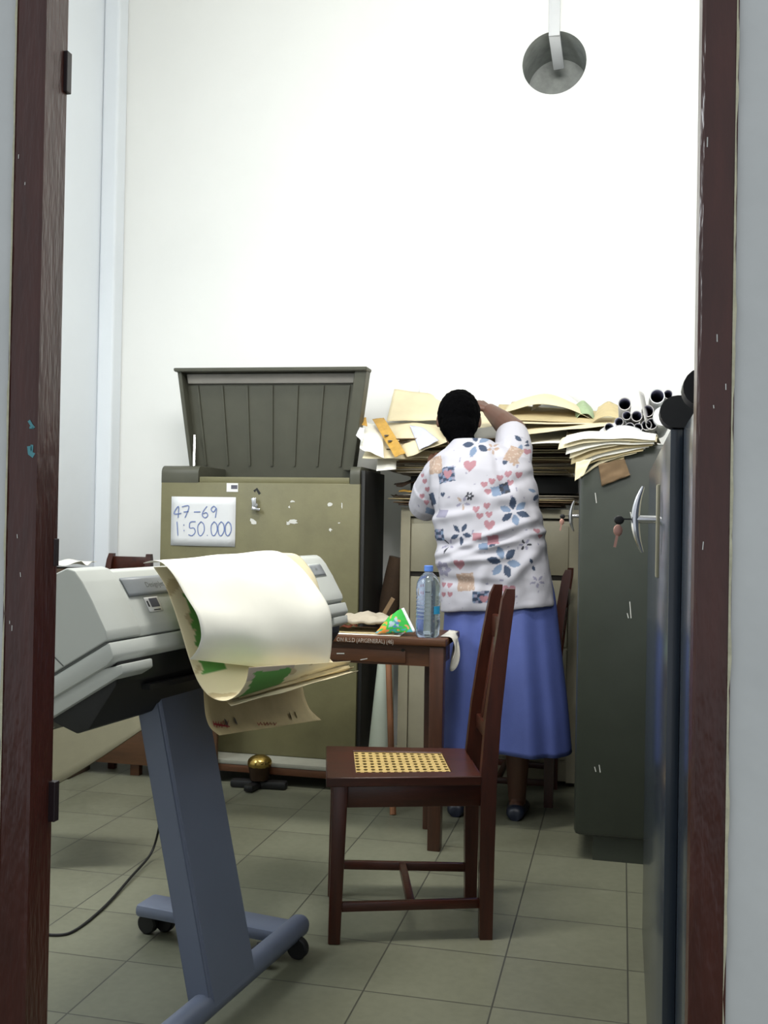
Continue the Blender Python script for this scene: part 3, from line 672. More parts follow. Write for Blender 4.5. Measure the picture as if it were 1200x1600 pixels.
# ------------------------------------------------------------------ chairs
def make_chair():
    root = thing('cane_chair', 'dark red wooden chair with cane seat in the middle of the floor, facing left', 'chair', (0, 0, 0))
    fw, bw_ = 0.18, 0.152
    for s in (-1, 1):
        obj('leg', MB().bar((-0.215, s * fw, 0), (-0.205, s * fw * 0.97, 0.44), 0.034, 0.034, up=(1, 0, 0), bev=0.004, w2=0.044, h2=0.044), M_woodz, root)
    for s in (-1, 1):
        mb = MB(); rings = []
        for x_, z_, w, d in ((0.213, 0, 0.034, 0.036), (0.212, 0.25, 0.036, 0.042), (0.214, 0.46, 0.036, 0.046), (0.226, 0.62, 0.035, 0.044), (0.250, 0.82, 0.033, 0.040), (0.270, 0.955, 0.03, 0.036), (0.277, 0.985, 0.026, 0.024)):
            y_ = s * (bw_ - 0.045 * max(0, (z_ - 0.46) / 0.5)); rings.append([V((x_ - d / 2, y_ - w / 2, z_)), V((x_ + d / 2, y_ - w / 2, z_)), V((x_ + d / 2, y_ + w / 2, z_)), V((x_ - d / 2, y_ + w / 2, z_))])
        mb.loft(rings); obj('back_post', mb, M_woodz, root, smooth=25)
    # seat frame: four rails around the cane
    zt_, zb_ = 0.462, 0.436
    def seat_y(x): return 0.205 + (0.178 - 0.205) * (x + 0.25) / 0.45
    mb = MB(); O = [(-0.245, -0.203), (0.192, -0.178), (0.192, 0.178), (-0.245, 0.203)]; I = [(-0.16, -0.138), (0.112, -0.122), (0.112, 0.122), (-0.16, 0.138)]
    vs_ = [V((x, y, z)) for z in (zt_, zb_) for x, y in O + I]
    fs_ = []
    for k in range(4):
        k2 = (k + 1) % 4
        fs_ += [(k, k2, 4 + k2, 4 + k), (8 + k, 12 + k, 12 + k2, 8 + k2), (k, 8 + k, 8 + k2, k2), (4 + k, 4 + k2, 12 + k2, 12 + k)]
    mb.add(vs_, fs_); so = obj('seat_frame', mb, M_wood, root, smooth=20)
    bv = so.modifiers.new('b', 'BEVEL'); bv.width = 0.003; bv.segments = 2; bv.limit_method = 'ANGLE'
    # woven cane with open holes
    mb = MB(); nx, ny = 13, 8
    P = lambda u, v: V((-0.163 + 0.278 * u, (-1 + 2 * v) * (0.140 + (0.124 - 0.140) * u), zt_ - 0.006))
    cell = lambda u0, u1, v0, v1: mb.add([P(u0, v0), P(u1, v0), P(u1, v1), P(u0, v1)], [(0, 1, 2, 3)])
    hu, hv = 0.30, 0.33
    for i in range(nx):
        for j in range(ny):
            u0, u1, v0, v1 = i / nx, (i + 1) / nx, j / ny, (j + 1) / ny; cu, cv = (u0 + u1) / 2, (v0 + v1) / 2
            ou = [(u0, v0), (cu, v0), (u1, v0), (u1, cv), (u1, v1), (cu, v1), (u0, v1), (u0, cv)]
            inn = [(cu + (a_ - cu) * 2 * hu * (0.75 if abs(a_ - cu) > 1e-9 and abs(b_ - cv) > 1e-9 else 1), cv + (b_ - cv) * 2 * hv * (0.75 if abs(a_ - cu) > 1e-9 and abs(b_ - cv) > 1e-9 else 1)) for a_, b_ in ou]
            mb.add([P(*q) for q in ou + inn], [(k, (k + 1) % 8, 8 + (k + 1) % 8, 8 + k) for k in range(8)])
    obj('cane_seat', mb, M_cane, root, smooth=0, thick=0.003)
    ap = obj('apron', MB().bar((-0.20, -0.172, 0.405), (0.20, -0.150, 0.405), 0.02, 0.062, bev=0.002).bar((-0.20, 0.172, 0.405), (0.20, 0.150, 0.405), 0.02, 0.062, bev=0.002).bar((-0.205, -0.16, 0.405), (-0.205, 0.16, 0.405), 0.02, 0.062, bev=0.002).bar((0.20, -0.14, 0.405), (0.20, 0.14, 0.405), 0.02, 0.062, bev=0.002), M_wood, root)
    for s in (-1, 1): obj('stretcher', MB().bar((-0.20, s * 0.176, 0.098), (0.20, s * 0.150, 0.098), 0.018, 0.026, bev=0.003), M_wood, root)
    obj('cross_stretcher', MB().bar((0.0, -0.158, 0.098), (0.0, 0.158, 0.098), 0.022, 0.024, bev=0.003), M_wood, root)
    back = lambda z: 0.214 + (0.285 - 0.214) * max(0, (z - 0.46)) / 0.525
    obj('crest_rail', MB().bar((back(0.86), -0.105, 0.86), (back(0.86), 0.105, 0.86), 0.020, 0.07, bev=0.005), M_wood, root)
    obj('lower_rail', MB().bar((back(0.56), -0.13, 0.56), (back(0.56), 0.13, 0.56), 0.018, 0.045, bev=0.004), M_wood, root)
    for y_ in (-0.075, -0.025, 0.025, 0.075):
        obj('slat', MB().bar((back(0.57), y_, 0.57), (back(0.84), y_, 0.84), 0.03, 0.010, up=(1, 0, 0), bev=0.003), M_woodz, root)
    return root
chair = make_chair()
c_b = copy_tree(chair); c_c = copy_tree(chair)
chair.location = (-0.607, 2.99, 0); chair.rotation_euler = (0, 0, math.radians(16.3))
tag(c_b, 'dark wooden chair by the left wall, only its top rail showing above the plotter', 'chair')
cb_p = PY(200, 872, 4.66); c_b.location = (PY(196, 872, 4.82).x, 4.60, 0); c_b.rotation_euler = (0, 0, math.radians(90))
for k_ in children(c_b):
    if k_.name.startswith('crest_rail'): k_.location = (0.012, 0, 0.075)
tag(c_c, 'dark wooden chair tucked behind the woman at the right of her blue skirt', 'chair')
cp = PZ(872, 1275, 0); c_c.location = (PY(870, 900, 4.27).x - 0.235, 4.47, 0); c_c.rotation_euler = (0, 0, math.radians(0))

# ------------------------------------------------------------------ desk
YT = 3.60
tr = PY(697, 995, YT).x; tz = PY(600, 995, YT).z; tl = PY(292, 1200, YT).x - 0.10; TD = 0.32
desk = thing('wooden_desk', 'old brown wooden desk with white lettering along its edge behind the cane chair', 'desk', ((tl + tr) / 2, YT + TD / 2, 0))
obj('desk_top', MB().box((tl, YT, tz - 0.028), (tr, YT + TD, tz), bev=0.006), M_desk, desk)
az0, az1 = PY(600, 1038, YT + 0.03).z, tz - 0.0285
obj('apron', MB().box((tl + 0.05, YT + 0.03, az0), (tr - 0.045, YT + 0.05, az1)).box((tr - 0.05, YT + 0.05, az0), (tr - 0.03, YT + TD - 0.05, az1)).box((tl + 0.03, YT + 0.05, az0), (tl + 0.05, YT + TD - 0.05, az1)).box((tl + 0.05, YT + TD - 0.045, az0), (tr - 0.045, YT + TD - 0.03, az1)), M_desk, desk)
dw0, dw1 = PY(420, 1030, YT + .03).x, PY(634, 1030, YT + .03).x
drw = obj('drawer', MB().box((dw0, YT + 0.024, az0 + 0.008), (dw1, YT + 0.0298, az1 - 0.022), bev=0.001), M_desk, desk)
obj('keyhole', MB().cyl((dw1 + 0.02 - 0.03, YT + 0.0235, az0 + 0.055), (dw1 - 0.01, YT + 0.026, az0 + 0.055), 0.006, 12), M_darkgap, drw)
for x_, y_ in ((tr - 0.035, YT + 0.035), (tl + 0.035, YT + 0.035), (tr - 0.10, YT + TD - 0.035), (tl + 0.035, YT + TD - 0.035)):
    obj('leg', MB().bar((x_, y_, 0), (x_, y_, tz - 0.0285), 0.046, 0.046, up=(0, 1, 0), bev=0.003, w2=0.052, h2=0.052), M_deskz, desk)
lt = PY(526, 1005, YT); lt2 = PY(618, 1009, YT)
lb = text_mb('ON R.S.D (AP/GENERAL) (46)', 0.022, lambda x, y: V((lt.x + x * 0.76, YT - 0.0008, tz - 0.024 + y * 1.0)))
obj('edge_lettering', lb, mat('faded_white_paint', (190, 180, 168), 0.8, var=0.3, vscale=60), desk)
mb = MB(); ribbon(mb, [PY(526, 1021, YT + .0225), PY(538, 1021, YT + .0225)], 0.004, (0, 1, 0)); ribbon(mb, [PY(563, 1031, YT + .0225), PY(574, 1029, YT + .0225)], 0.003, (0, 1, 0)); obj('scratch_stain', mb, M_chip, desk)

def sheet_rect(name, cx, cy, z, w, d, rot, m, label, cat='paper', group=None, amp=0.006, seed=0, curl=None, thick=0.0012, n=14, tilt=(0, 0), flop=None):
    c_, s_ = math.cos(rot), math.sin(rot)
    def fn(u, v):
        x, y = (u - 0.5) * w, (v - 0.5) * d
        zz = z + amp * (0.6 + 0.9 * noise.noise(V((u * 2.4 + seed, v * 2.4, seed * 1.7)))) + tilt[0] * x + tilt[1] * y
        if curl: zz += curl(u, v)
        if flop: 
            dx, dz = flop(u, v); x += dx; zz += dz
        return V((cx + x * c_ - y * s_, cy + x * s_ + y * c_, zz))
    o = obj(name, MB().grid(fn, n, n), m, smooth=180, fixn=False, thick=thick)
    return tag(o, label, cat, group)
q = PY(570, 992, YT + 0.05)
sheet_rect('paper_sheet', PY(545, 985, YT + .12).x, YT + 0.13, tz + 0.0005, 0.42, 0.22, 0.05, M_paper, 'white paper sheet lying flat at the front edge of the desk', amp=0.001, seed=2)
sheet_rect('paper_sheet', PY(545, 985, YT + .12).x + 0.02, YT + 0.15, tz + 0.003, 0.36, 0.2, -0.08, M_paper3, 'yellow paper sheet under the crumpled envelope on the desk', amp=0.002, seed=4)
sheet_rect('crumpled_envelope', PY(563, 970, YT + .2).x, YT + 0.17, tz + 0.030, 0.34, 0.22, 0.04, M_paper4, 'crumpled grey paper envelope on top of the desk papers', 'envelope', amp=0.022, seed=7, thick=0.010, n=30, curl=lambda u, v: 0.012 * noise.noise(V((u * 9, v * 7, 3))) + 0.012 * abs(noise.noise(V((u * 5, v * 6, 8)))))
mb = MB(); mb.tube(smooth_pts([tuple(PY(x, y, YT + 0.075) ) for x, y in ((524, 981), (535, 977), (545, 979), (552, 975), (558, 978))], 5), 0.005, 8)
tag(obj('red_ribbon', mb, mat('dull_red_band', (132, 62, 40), 0.7, var=0.2)), 'dull red folded band lying on the yellow desk paper', 'band')
# green snack packet: tilted crimped pouch
PK = thing('snack_packet', 'green patterned snack packet lying on the desk beside the water bottle', 'packet', PY(615, 990, YT + 0.06))
k0 = [PY(584, 991, YT + 0.04), PY(645, 990, YT + 0.05), PY(642, 984, YT + 0.10), PY(627, 951, YT + 0.10)]
pa, pb = PY(586, 990, YT + 0.03), PY(645, 988, YT + 0.06)
pc, pd = PY(605, 966, YT + 0.075), PY(627, 951, YT + 0.11)
def pk(u, v, s):
    p_ = (pa.lerp(pb, u)).lerp(pc.lerp(pd, u), v)
    b_ = 0.028 * (math.sin(PI * u) * math.sin(PI * min(1, v * 0.9 + 0.05))) ** 0.7
    return p_ + V((0, -1, 0.25)) * (b_ * s) + V((0, 0, 0.002 * noise.noise(p_ * 60)))
mb = MB(); mb.grid(lambda u, v: pk(u, v, 0.9), 40, 30); mb.grid(lambda u, v: pk(u, v, -0.4), 40, 30)
po = obj('pouch', mb, map_mat('packet_print', None), PK, smooth=60, fixn=False)
cols = []
for layer in range(2):
    for i in range(41):
        for j in range(31):
            u, v = i / 40, j / 30; c_ = lin((46, 168, 62)); nn = noise.noise(V((u * 7, v * 7, 2.2)))
            if u < 0.3 and v < 0.65 and nn > -0.1: c_ = lin((214, 138, 52))
            elif 0.35 < u < 0.7 and 0.25 < v < 0.7 and nn > 0.05: c_ = lin((150, 170, 180))
            elif 0.5 < u < 0.8 and 0.2 < v < 0.55 and nn < -0.05: c_ = lin((70, 104, 170))
            elif v < 0.16 and nn < 0.1: c_ = lin((60, 150, 160))
            elif nn > 0.38: c_ = lin((216, 130, 90))
            cols += [*c_, 1]
ca = po.data.color_attributes.new('print', 'FLOAT_COLOR', 'POINT'); ca.data.foreach_set('color', cols)
obj('crimped_edge', MB().grid(lambda u, v: pb.lerp(pd, u) + V((0.010 * v, 0.0, 0.0 + 0.004 * v)), 12, 3), M_white, PK, thick=0.0015)

# water bottle
bp_ = PY(668, 996, YT + 0.055); bp_.z = tz + 0.001
glass = bpy.data.materials.new('clear_plastic'); glass.use_nodes = True
gb = glass.node_tree.nodes['Principled BSDF']; gb.inputs['Base Color'].default_value = (0.66, 0.80, 0.97, 1); gb.inputs['Roughness'].default_value = 0.07
gb.inputs['Transmission Weight'].default_value = 0.92; gb.inputs['IOR'].default_value = 1.37
water = bpy.data.materials.new('water'); water.use_nodes = True
wbn = water.node_tree.nodes['Principled BSDF']; wbn.inputs['Base Color'].default_value = (0.93, 0.97, 1.0, 1); wbn.inputs['Roughness'].default_value = 0.0
wbn.inputs['Transmission Weight'].default_value = 1.0; wbn.inputs['IOR'].default_value = 1.33
bt = thing('water_bottle', 'clear plastic water bottle with blue cap at the right end of the desk', 'bottle', bp_)
prof = [(0.004, 0), (0.036, 0), (0.043, 0.008), (0.044, 0.05)]
for k in range(7): prof += [(0.044, 0.058 + k * 0.014), (0.0415, 0.063 + k * 0.014), (0.044, 0.068 + k * 0.014)]
prof += [(0.044, 0.18), (0.041, 0.198), (0.032, 0.216), (0.02, 0.228), (0.0135, 0.234), (0.0135, 0.246), (0.003, 0.246)]
obj('bottle_body', MB().tube([bp_ + V((0, 0, z)) for r, z in prof], [r for r, z in prof], 32), glass, bt, smooth=60)
obj('bottle_logo', MB().grid(lambda u, v: bp_ + V((0.0448 * math.cos(-0.15 - 0.75 * u), 0.0448 * math.sin(-0.15 - 0.75 * u), 0.085 + 0.028 * v)), 8, 2), mat('cyan_logo', (40, 150, 200), 0.5), bt)
obj('bottle_cap', MB().cyl(bp_ + V((0, 0, 0.236)), bp_ + V((0, 0, 0.258)), 0.0165, 20, bev=0.002), M_cap, bt)
# white cloth over the desk corner
def clothf(u, v):
    if v < 0.35: return V((tr - 0.03 + 0.035 * v / 0.35, YT + 0.06 + u * 0.2, tz + 0.004 + 0.006 * noise.noise(V((u * 6, v * 5, 1)))))
    w = (v - 0.35) / 0.65
    return V((tr + 0.010 + 0.012 * math.sin(w * 3 + u * 5) + 0.004 * w, YT + 0.06 + u * 0.2 * (1 - w * 0.55) , tz + 0.003 - w * 0.13 * (0.6 + 0.4 * math.sin(u * 3))))
tag(obj('white_rag', MB().grid(clothf, 14, 18), M_cloth, smooth=180, fixn=False, thick=0.003), 'white rag hanging over the right end of the desk behind the bottle', 'cloth')

# ------------------------------------------------------------------ cream chest behind the woman
YC = 4.66
cl, cr, cz = PY(625, 900, YC).x, PY(905, 900, YC).x, PY(640, 793, YC).z
ch = thing('drawer_chest', 'cream chest with recessed drawer panels under the stack of old maps', 'chest', ((cl + cr) / 2, YC + 0.2, 0))
CD = 0.44
obj('carcass', MB().box((cl, YC + 0.02, 0.02), (cr, YC + CD, cz), bev=0.003), M_cream, ch)
x0, x1 = cl, cr
fr = MB().box((x0, YC, 0.02), (x0 + 0.045, YC + 0.0195, cz)).box((x1 - 0.045, YC, 0.02), (x1, YC + 0.0195, cz)).box((x0 + 0.045, YC, cz - 0.04), (x1 - 0.045, YC + 0.0195, cz))
obj('face_frame', fr, M_cream, ch)
zz = [PY(650, y, YC).z for y in (818, 893, 899, 1100)]
for (a_, b_) in ((cz - 0.075, cz - 0.041), (0, 0)):
    if a_ > 0: obj('slot', MB().box((x0 + 0.046, YC + 0.012, a_ + 0.028), (x1 - 0.046, YC + 0.0195, b_)), M_darkgap, ch)
obj('drawer', MB().box((x0 + 0.05, YC + 0.006, zz[1]), (x1 - 0.05, YC + 0.0198, zz[0]), bev=0.002), M_cream, ch)
obj('slot', MB().box((x0 + 0.046, YC + 0.014, zz[1] - 0.022), (x1 - 0.046, YC + 0.0196, zz[1])), M_darkgap, ch)
obj('drawer', MB().box((x0 + 0.05, YC + 0.006, zz[1] - 0.32), (x1 - 0.05, YC + 0.0198, zz[1] - 0.023), bev=0.002), M_cream, ch)
obj('drawer', MB().box((x0 + 0.05, YC + 0.006, 0.12), (x1 - 0.05, YC + 0.0198, zz[1] - 0.335), bev=0.002), M_cream, ch)
for x_ in (x0 + 0.03, x1 - 0.03):
    obj('foot', MB().box((x_ - 0.02, YC + 0.03, 0), (x_ + 0.02, YC + 0.07, 0.02)).box((x_ - 0.02, YC + CD - 0.07, 0), (x_ + 0.02, YC + CD - 0.03, 0.02)), M_darkgap, ch)
# things under / behind the desk
p0, p1 = PZ(592, 1205, 0), PY(603, 1030, 4.36)
p0 = V((PY(592, 1180, 4.18).x, 4.18, 0.0))
tag(obj('paper_roll', MB().tube([p0 + V((0, 0, 0.0)), p0.lerp(p1, .5), p1 + (p1 - p0) * 0.15], [0.062, 0.05, 0.03], 20), M_greentube), 'pale grey-green paper roll leaning upright behind the desk', 'roll')
a_, b_ = V((PY(616, 1170, 4.02).x, 4.02, 0.0)), PY(607, 1030, 4.22)
tag(obj('wooden_stick', MB().tube([a_, b_ + (b_ - a_) * 0.2], 0.013, 10), M_stick), 'thin brown wooden stick leaning beside the pale roll behind the desk', 'stick')
pr = PY(608, 960, 4.75)
tag(obj('shading_roll', MB().tube(smooth_pts([tuple(PY(x, y, 4.78)) for x, y in ((602, 1010), (606, 960), (614, 915), (624, 872))], 5), [0.05] * 16, 16), M_paper6), 'dark brown roll shape standing in for shading between the khaki and cream cabinets', 'roll')  # brown shape put in for the dark shading between the cabinets
tag(obj('cardboard_strip', MB().bar(V((PY(590, 972, YT + 0.29).x, YT + 0.29, tz + 0.012)), PY(614, 935, YT + 0.30), 0.045, 0.016), M_paper5), 'brown cardboard strip propped up at the back of the desk papers', 'cardboard')

# ------------------------------------------------------------------ dark box and crumpled paper at far left behind the plotter
bx = PY(98, 889, 4.14)
db = obj('dark_box', MB().box((max(XL + 0.01, bx.x - 0.22), 4.14, 0.0), (bx.x + 0.05, 4.335, bx.z), bev=0.006), M_paper6)
tag(db, 'dark box by the left wall carrying crumpled white paper, behind the plotter', 'box')
sheet_rect('crumpled_paper', bx.x - 0.04, 4.235, bx.z + 0.012, 0.22, 0.18, 0.1, M_paper, 'crumpled white paper lying on the dark box at the far left', amp=0.03, seed=11, n=18)

# ------------------------------------------------------------------ right-hand row of plan cabinets
XF = 0.072
def handle_set(parent, base, k=1.0, keyside=True, plate_h=(0.07, -0.115)):
    """base on a front face whose outward normal is -x"""
    h = obj('handle', MB().tube(smooth_pts([tuple(base + V((-0.046 * k + (0.014 * abs(s) ** 2) * k, 0.0, s * 0.066 * k))) for s in (-1, -0.6, -0.2, 0.2, 0.6, 1)], 4), [0.003 + 0.006 * math.sin(PI * i / 20) for i in range(21)], 10), M_chrome, parent)
    obj('shaft', MB().cyl(base + V((0.004, 0, 0)), base + V((-0.048 * k, 0, 0)), 0.008 * k, 14), M_chrome, h)
    obj('backplate', MB().box(base + V((-0.006, -0.018, plate_h[1])), base + V((0.001, 0.018, plate_h[0])), bev=0.002), M_cream, parent)
    if keyside:
        kb_ = base + V((-0.052 * k, 0, 0))
        key = obj('key', MB().bar(kb_, kb_ + V((-0.02, 0, 0)), 0.008, 0.003).ellipsoid(kb_ + V((-0.026, 0, -0.002)), (0.010, 0.003, 0.009)), M_black, parent)
        t_ = kb_ + V((-0.028, -0.003, -0.011))
        obj('hanging_key', MB().ellipsoid(t_ + V((0, 0, -0.012)), (0.009, 0.0025, 0.012)).bar(t_ + V((-0.001, 0, -0.02)), t_ + V((-0.006, 0, -0.046)), 0.0055, 0.0025, up=(0, 1, 0)), M_keycopper, key)
def row_cabinet(label, x0, y0, y1, ht, m_front, m_end):
    r = thing('plan_cabinet', label, 'cabinet', ((x0 + XR) / 2, (y0 + y1) / 2, 0))
    obj('body', MB().box((x0 + 0.02, y0, 0.0), (XR - 0.01, y1, ht - 0.052), bev=0.003), m_end, r)
    obj('front_door', MB().box((x0, y0 + 0.004, 0.03), (x0 + 0.0195, y1 - 0.004, ht - 0.053), bev=0.002), m_front, r)
    obj('lid', MB().box((x0 + 0.03, y0 + 0.06, ht - 0.052), (XR - 0.012, y1, ht - 0.03), bev=0.004), m_end, r)
    pr_ = [(x0 + 0.004, ht - 0.0515)] + [(x0 + 0.010 - 0.027 * math.sin(t), ht - 0.026 - 0.0255 * math.cos(t)) for t in [PI * k / 10 for k in range(11)]] + [(XR - 0.01, ht), (XR - 0.01, ht - 0.0515)]
    obj('end_cheek', MB().prism(pr_, lambda u, v, t: V((u, t, v)), y0, y0 + 0.05), M_black, r)
    return r
HR = 1.378
r2 = row_cabinet('blue-grey plan cabinet with chrome handle along the right wall, between door frame and green cabinet', XF, 1.665, 2.99, HR, M_bluegrey, M_navy)
r1 = row_cabinet('nearest plan cabinet of the right-hand row, a narrow navy strip beside the door frame', XF + 0.019, 1.375, 1.655, HR, M_bluegrey, M_bluegrey)
hb = PX(1030, 812, XF); handle_set(r2, V((XF, hb.y, hb.z)), 1.0)
# third: greyish green, standing further forward, end towards the door
YG = 3.66
gx0 = PY(901, 1000, YG).x; gz = PY(960, 694, YG).z
r3 = thing('plan_cabinet', 'dark green-grey plan cabinet with maps and rolls heaped on top, right of the woman', 'cabinet', ((gx0 + XR) / 2, YG + 0.4, 0))
zb = PY(950, 1310, YG).z
obj('body', MB().box((gx0, YG, zb), (XR - 0.02, YG + 0.92, gz), bev=0.018), M_greygreen, r3)
obj('plinth', MB().box((PY(926, 1325, YG + 0.02).x, YG + 0.02, 0), (XR - 0.03, YG + 0.9, zb - 0.0005)), M_greygreen, r3)
hb3 = PX(900, 805, gx0 - 0.001); hb3 = V((gx0 - 0.001, 3.98, PY(880, 806, 3.98).z)); handle_set(r3, hb3, 0.9, True, (0.055, -0.12))
mb = MB()
for x, y, L_ in ((984, 940, 26), (980, 958, 8), (936, 1195, 12), (929, 1198, 8), (985, 800, 10), (930, 770, 16)):
    mb = MB(); ribbon(mb, [PY(x, y, YG - 0.0012), PY(x + 2, y + L_, YG - 0.0012)], 0.003, (0, 1, 0)); obj('scratch', mb, M_chip, r3)
tag(obj('orange_scrap', MB().box(PZ(1000, 1341, 0) + V((-0.012, 0, 0)), PZ(1006, 1341, 0) + V((0.006, 0.02, 0.03)), bev=0.004), mat('orange_scrap', (150, 84, 50), 0.7)), 'small orange scrap on the floor at the foot of the green cabinet', 'scrap')

def on_sheet(smb, x, y, lift):
    d0 = ray(x, y); best = min(smb.v, key=lambda p_: ((p_ - EYE) / (p_ - EYE).dot(F) - d0).length)
    return best + lift
# ------------------------------------------------------------------ map heaps on top of the chest
def pile(y_front, zs, ms, w0, xc, depth, group, label, name='old_map', jitter=0.05, amp=0.006, th=0.003, rot=0.03):
    for i, z in enumerate(zs):
        m = random.choice(ms)
        sheet_rect(name, xc + random.uniform(-jitter, jitter), y_front + depth / 2 + random.uniform(-0.03, 0.015), z, w0 * random.uniform(0.9, 1.04), depth, random.uniform(-rot, rot), m, label, 'map', group, amp=amp, seed=i * 1.3 + z * 10, thick=th, n=16)
xc = (PY(612, 760, YC).x + PY(905, 760, YC).x) / 2; pw = PY(905, 760, YC).x - PY(612, 760, YC).x
z0 = cz + 0.006
pile(YC - 0.02, [z0 + 0.005 + i * 0.009 for i in range(6)], [M_paper4, M_paper3, M_paper5, M_paper6], pw * 0.95, xc, 0.4, 'old maps directly on the chest top', 'worn old map in the bottom layer lying on the cream chest', th=0.005, amp=0.004)
zbx = z0 + 0.066
bxo = MB().box((cl + 0.04, YC + 0.01, zbx), (cr - 0.01, YC + 0.42, zbx + 0.075), bev=0.004)
tag(obj('dark_gap_block', bxo, M_blackpaint_shade), 'black block standing in for the dark gap in the map pile on the chest', 'box')  # solid black block painted in where the pile has a dark gap
zp = zbx + 0.082
pile(YC - 0.05, [zp + i * 0.0085 for i in range(8)], [M_paper4, M_paper4, M_paper5, M_paper3], pw * 1.0, xc, 0.42, 'grey worn maps in the middle of the pile', 'worn grey folded map in the middle of the pile on the chest', th=0.006, amp=0.007, rot=0.04)
zq = zp + 8 * 0.0085 + 0.006
pile(YC - 0.05, [zq + i * 0.0075 for i in range(12)], [M_paper5, M_paper6, M_paper3, M_paper6, M_paper2], pw * 1.02, xc + 0.0, 0.43, 'brown edged maps in the upper pile', 'brown edged old map in the upper part of the pile on the chest', th=0.004, amp=0.006, rot=0.05)
ztop = zq + 12 * 0.0075 + 0.008
# scruffy brown fragments sticking out at the left of the pile
for i, (x, y, w, m_, lab) in enumerate(((626, 756, 0.13, M_paper6, 'ragged dark paper scrap at the left of the map pile, highest of three'), (628, 772, 0.10, M_yellow, 'torn yellow paper scrap sticking out left of the map pile'), (622, 780, 0.12, M_paper6, 'ragged dark paper scrap just above the cream chest corner'))):
    p_ = PY(x, y, YC - 0.03); sheet_rect('paper_scrap', p_.x + 0.03, YC + 0.02, p_.z, w, 0.1, 0.4 - i * 0.3, m_, lab, amp=0.02, seed=20 + i, tilt=(0.25 - 0.2 * i, 0.1), n=10)
# left open maps: big curled sheets hanging over the left end
def px_sheet(c, ys, bulge=0.0, nu=22, nv=14, wob=0.006, seed=0.0, bfn=None):
    P = [PY(x, y, yy) for (x, y), yy in zip(c, ys)]
    def fn(u, v):
        p_ = (P[0].lerp(P[1], u)).lerp(P[3].lerp(P[2], u), v)
        b_ = bulge * math.sin(PI * u) * math.sin(PI * v) + (bfn(u, v) if bfn else 0)
        return p_ + V((0, 0, b_)) + V((0, -0.5, 1)) * wob * noise.noise(V((u * 3 + seed, v * 3, seed)))
    return MB().grid(fn, nu, nv)
def put(name, mb, m, label, cat='map', group=None, thick=0.001):
    return tag(obj(name, mb, m, smooth=180, fixn=False, thick=thick), label, cat, group)
# order of corners: front-left, front-right, back-right, back-left
put('open_map', px_sheet([(566, 716), (690, 716), (700, 668), (586, 660)], (4.50, 4.54, 5.0, 4.96), wob=0.01, seed=1), M_paper2, 'cream open map with ragged front edge at the left end of the heap')
put('open_map', px_sheet([(562, 700), (600, 716), (598, 662), (567, 660)], (4.50, 4.48, 4.9, 4.9), wob=0.008, seed=5), M_paper, 'white map corner curling over the left end of the heap')
put('open_map', px_sheet([(636, 714), (700, 690), (690, 662), (600, 660)], (4.46, 4.50, 4.95, 4.95), bulge=0.03, wob=0.008, seed=2), M_paper2, 'cream map arching up beside the mustard strip on the heap')
bl = put('open_map', px_sheet([(655, 703), (686, 688), (662, 668), (640, 664)], (4.455, 4.49, 4.78, 4.78), bulge=0.02, wob=0.003, seed=3), M_bluepaper, 'map sheet with pale blue print left of the woman\'s head')
ys_ = thing('mustard_strip', 'mustard yellow strip with two dark holes across the open maps', 'strip', PY(605, 690, 4.45))
st_mb = px_sheet([(617, 722), (634, 716), (600, 660), (582, 662)], (4.44, 4.43, 4.86, 4.86), bulge=0.0, wob=0.004, seed=8)
obj('strip', MB().add([p_ + V((0, -0.005, 0.022)) for p_ in st_mb.v], st_mb.f), M_yellow, ys_, smooth=180, fixn=False, thick=0.002)
for x, y in ((604, 688), (610, 698)):
    c_ = on_sheet(st_mb, x, y, V((0, -0.008, 0.0255)))
    obj('hole_mark', MB().add([c_ + V((0.011 * math.cos(2 * PI * k / 12), 0.022 * math.sin(2 * PI * k / 12), 0.022 * 0.25 * math.sin(2 * PI * k / 12))) for k in range(12)], [tuple(range(12))]), M_ink, ys_)
put('paper_scrap', px_sheet([(588, 736), (619, 733), (620, 712), (590, 714)], (4.52, 4.52, 4.62, 4.62), seed=9, wob=0.002), M_paper, 'white folded paper hanging beneath the mustard strip', 'paper')
put('paper_scrap', px_sheet([(556, 680), (566, 690), (570, 668), (562, 668)], (4.5, 4.5, 4.6, 4.6), seed=10, wob=0.002), M_white, 'small white paper tip at the extreme left of the heap', 'paper')
put('paper_scrap', px_sheet([(564, 664), (574, 666), (572, 652), (567, 653)], (4.7, 4.7, 4.75, 4.75), seed=12, wob=0.001), M_yellow, 'tiny orange paper tip above the left end of the heap', 'paper')
# standing folded sheet at the back
put('folded_map', px_sheet([(604, 658), (720, 656), (722, 622), (616, 608)], (4.88, 4.90, 5.06, 5.06), bulge=0.0, wob=0.010, seed=14), M_paper2, 'cream folded map propped against the wall left of the woman\'s head')
put('folded_map', px_sheet([(660, 640), (740, 640), (730, 612), (655, 604)], (4.98, 4.98, 5.09, 5.09), wob=0.006, seed=15), M_paper, 'pale map edge rising behind the propped folded map')
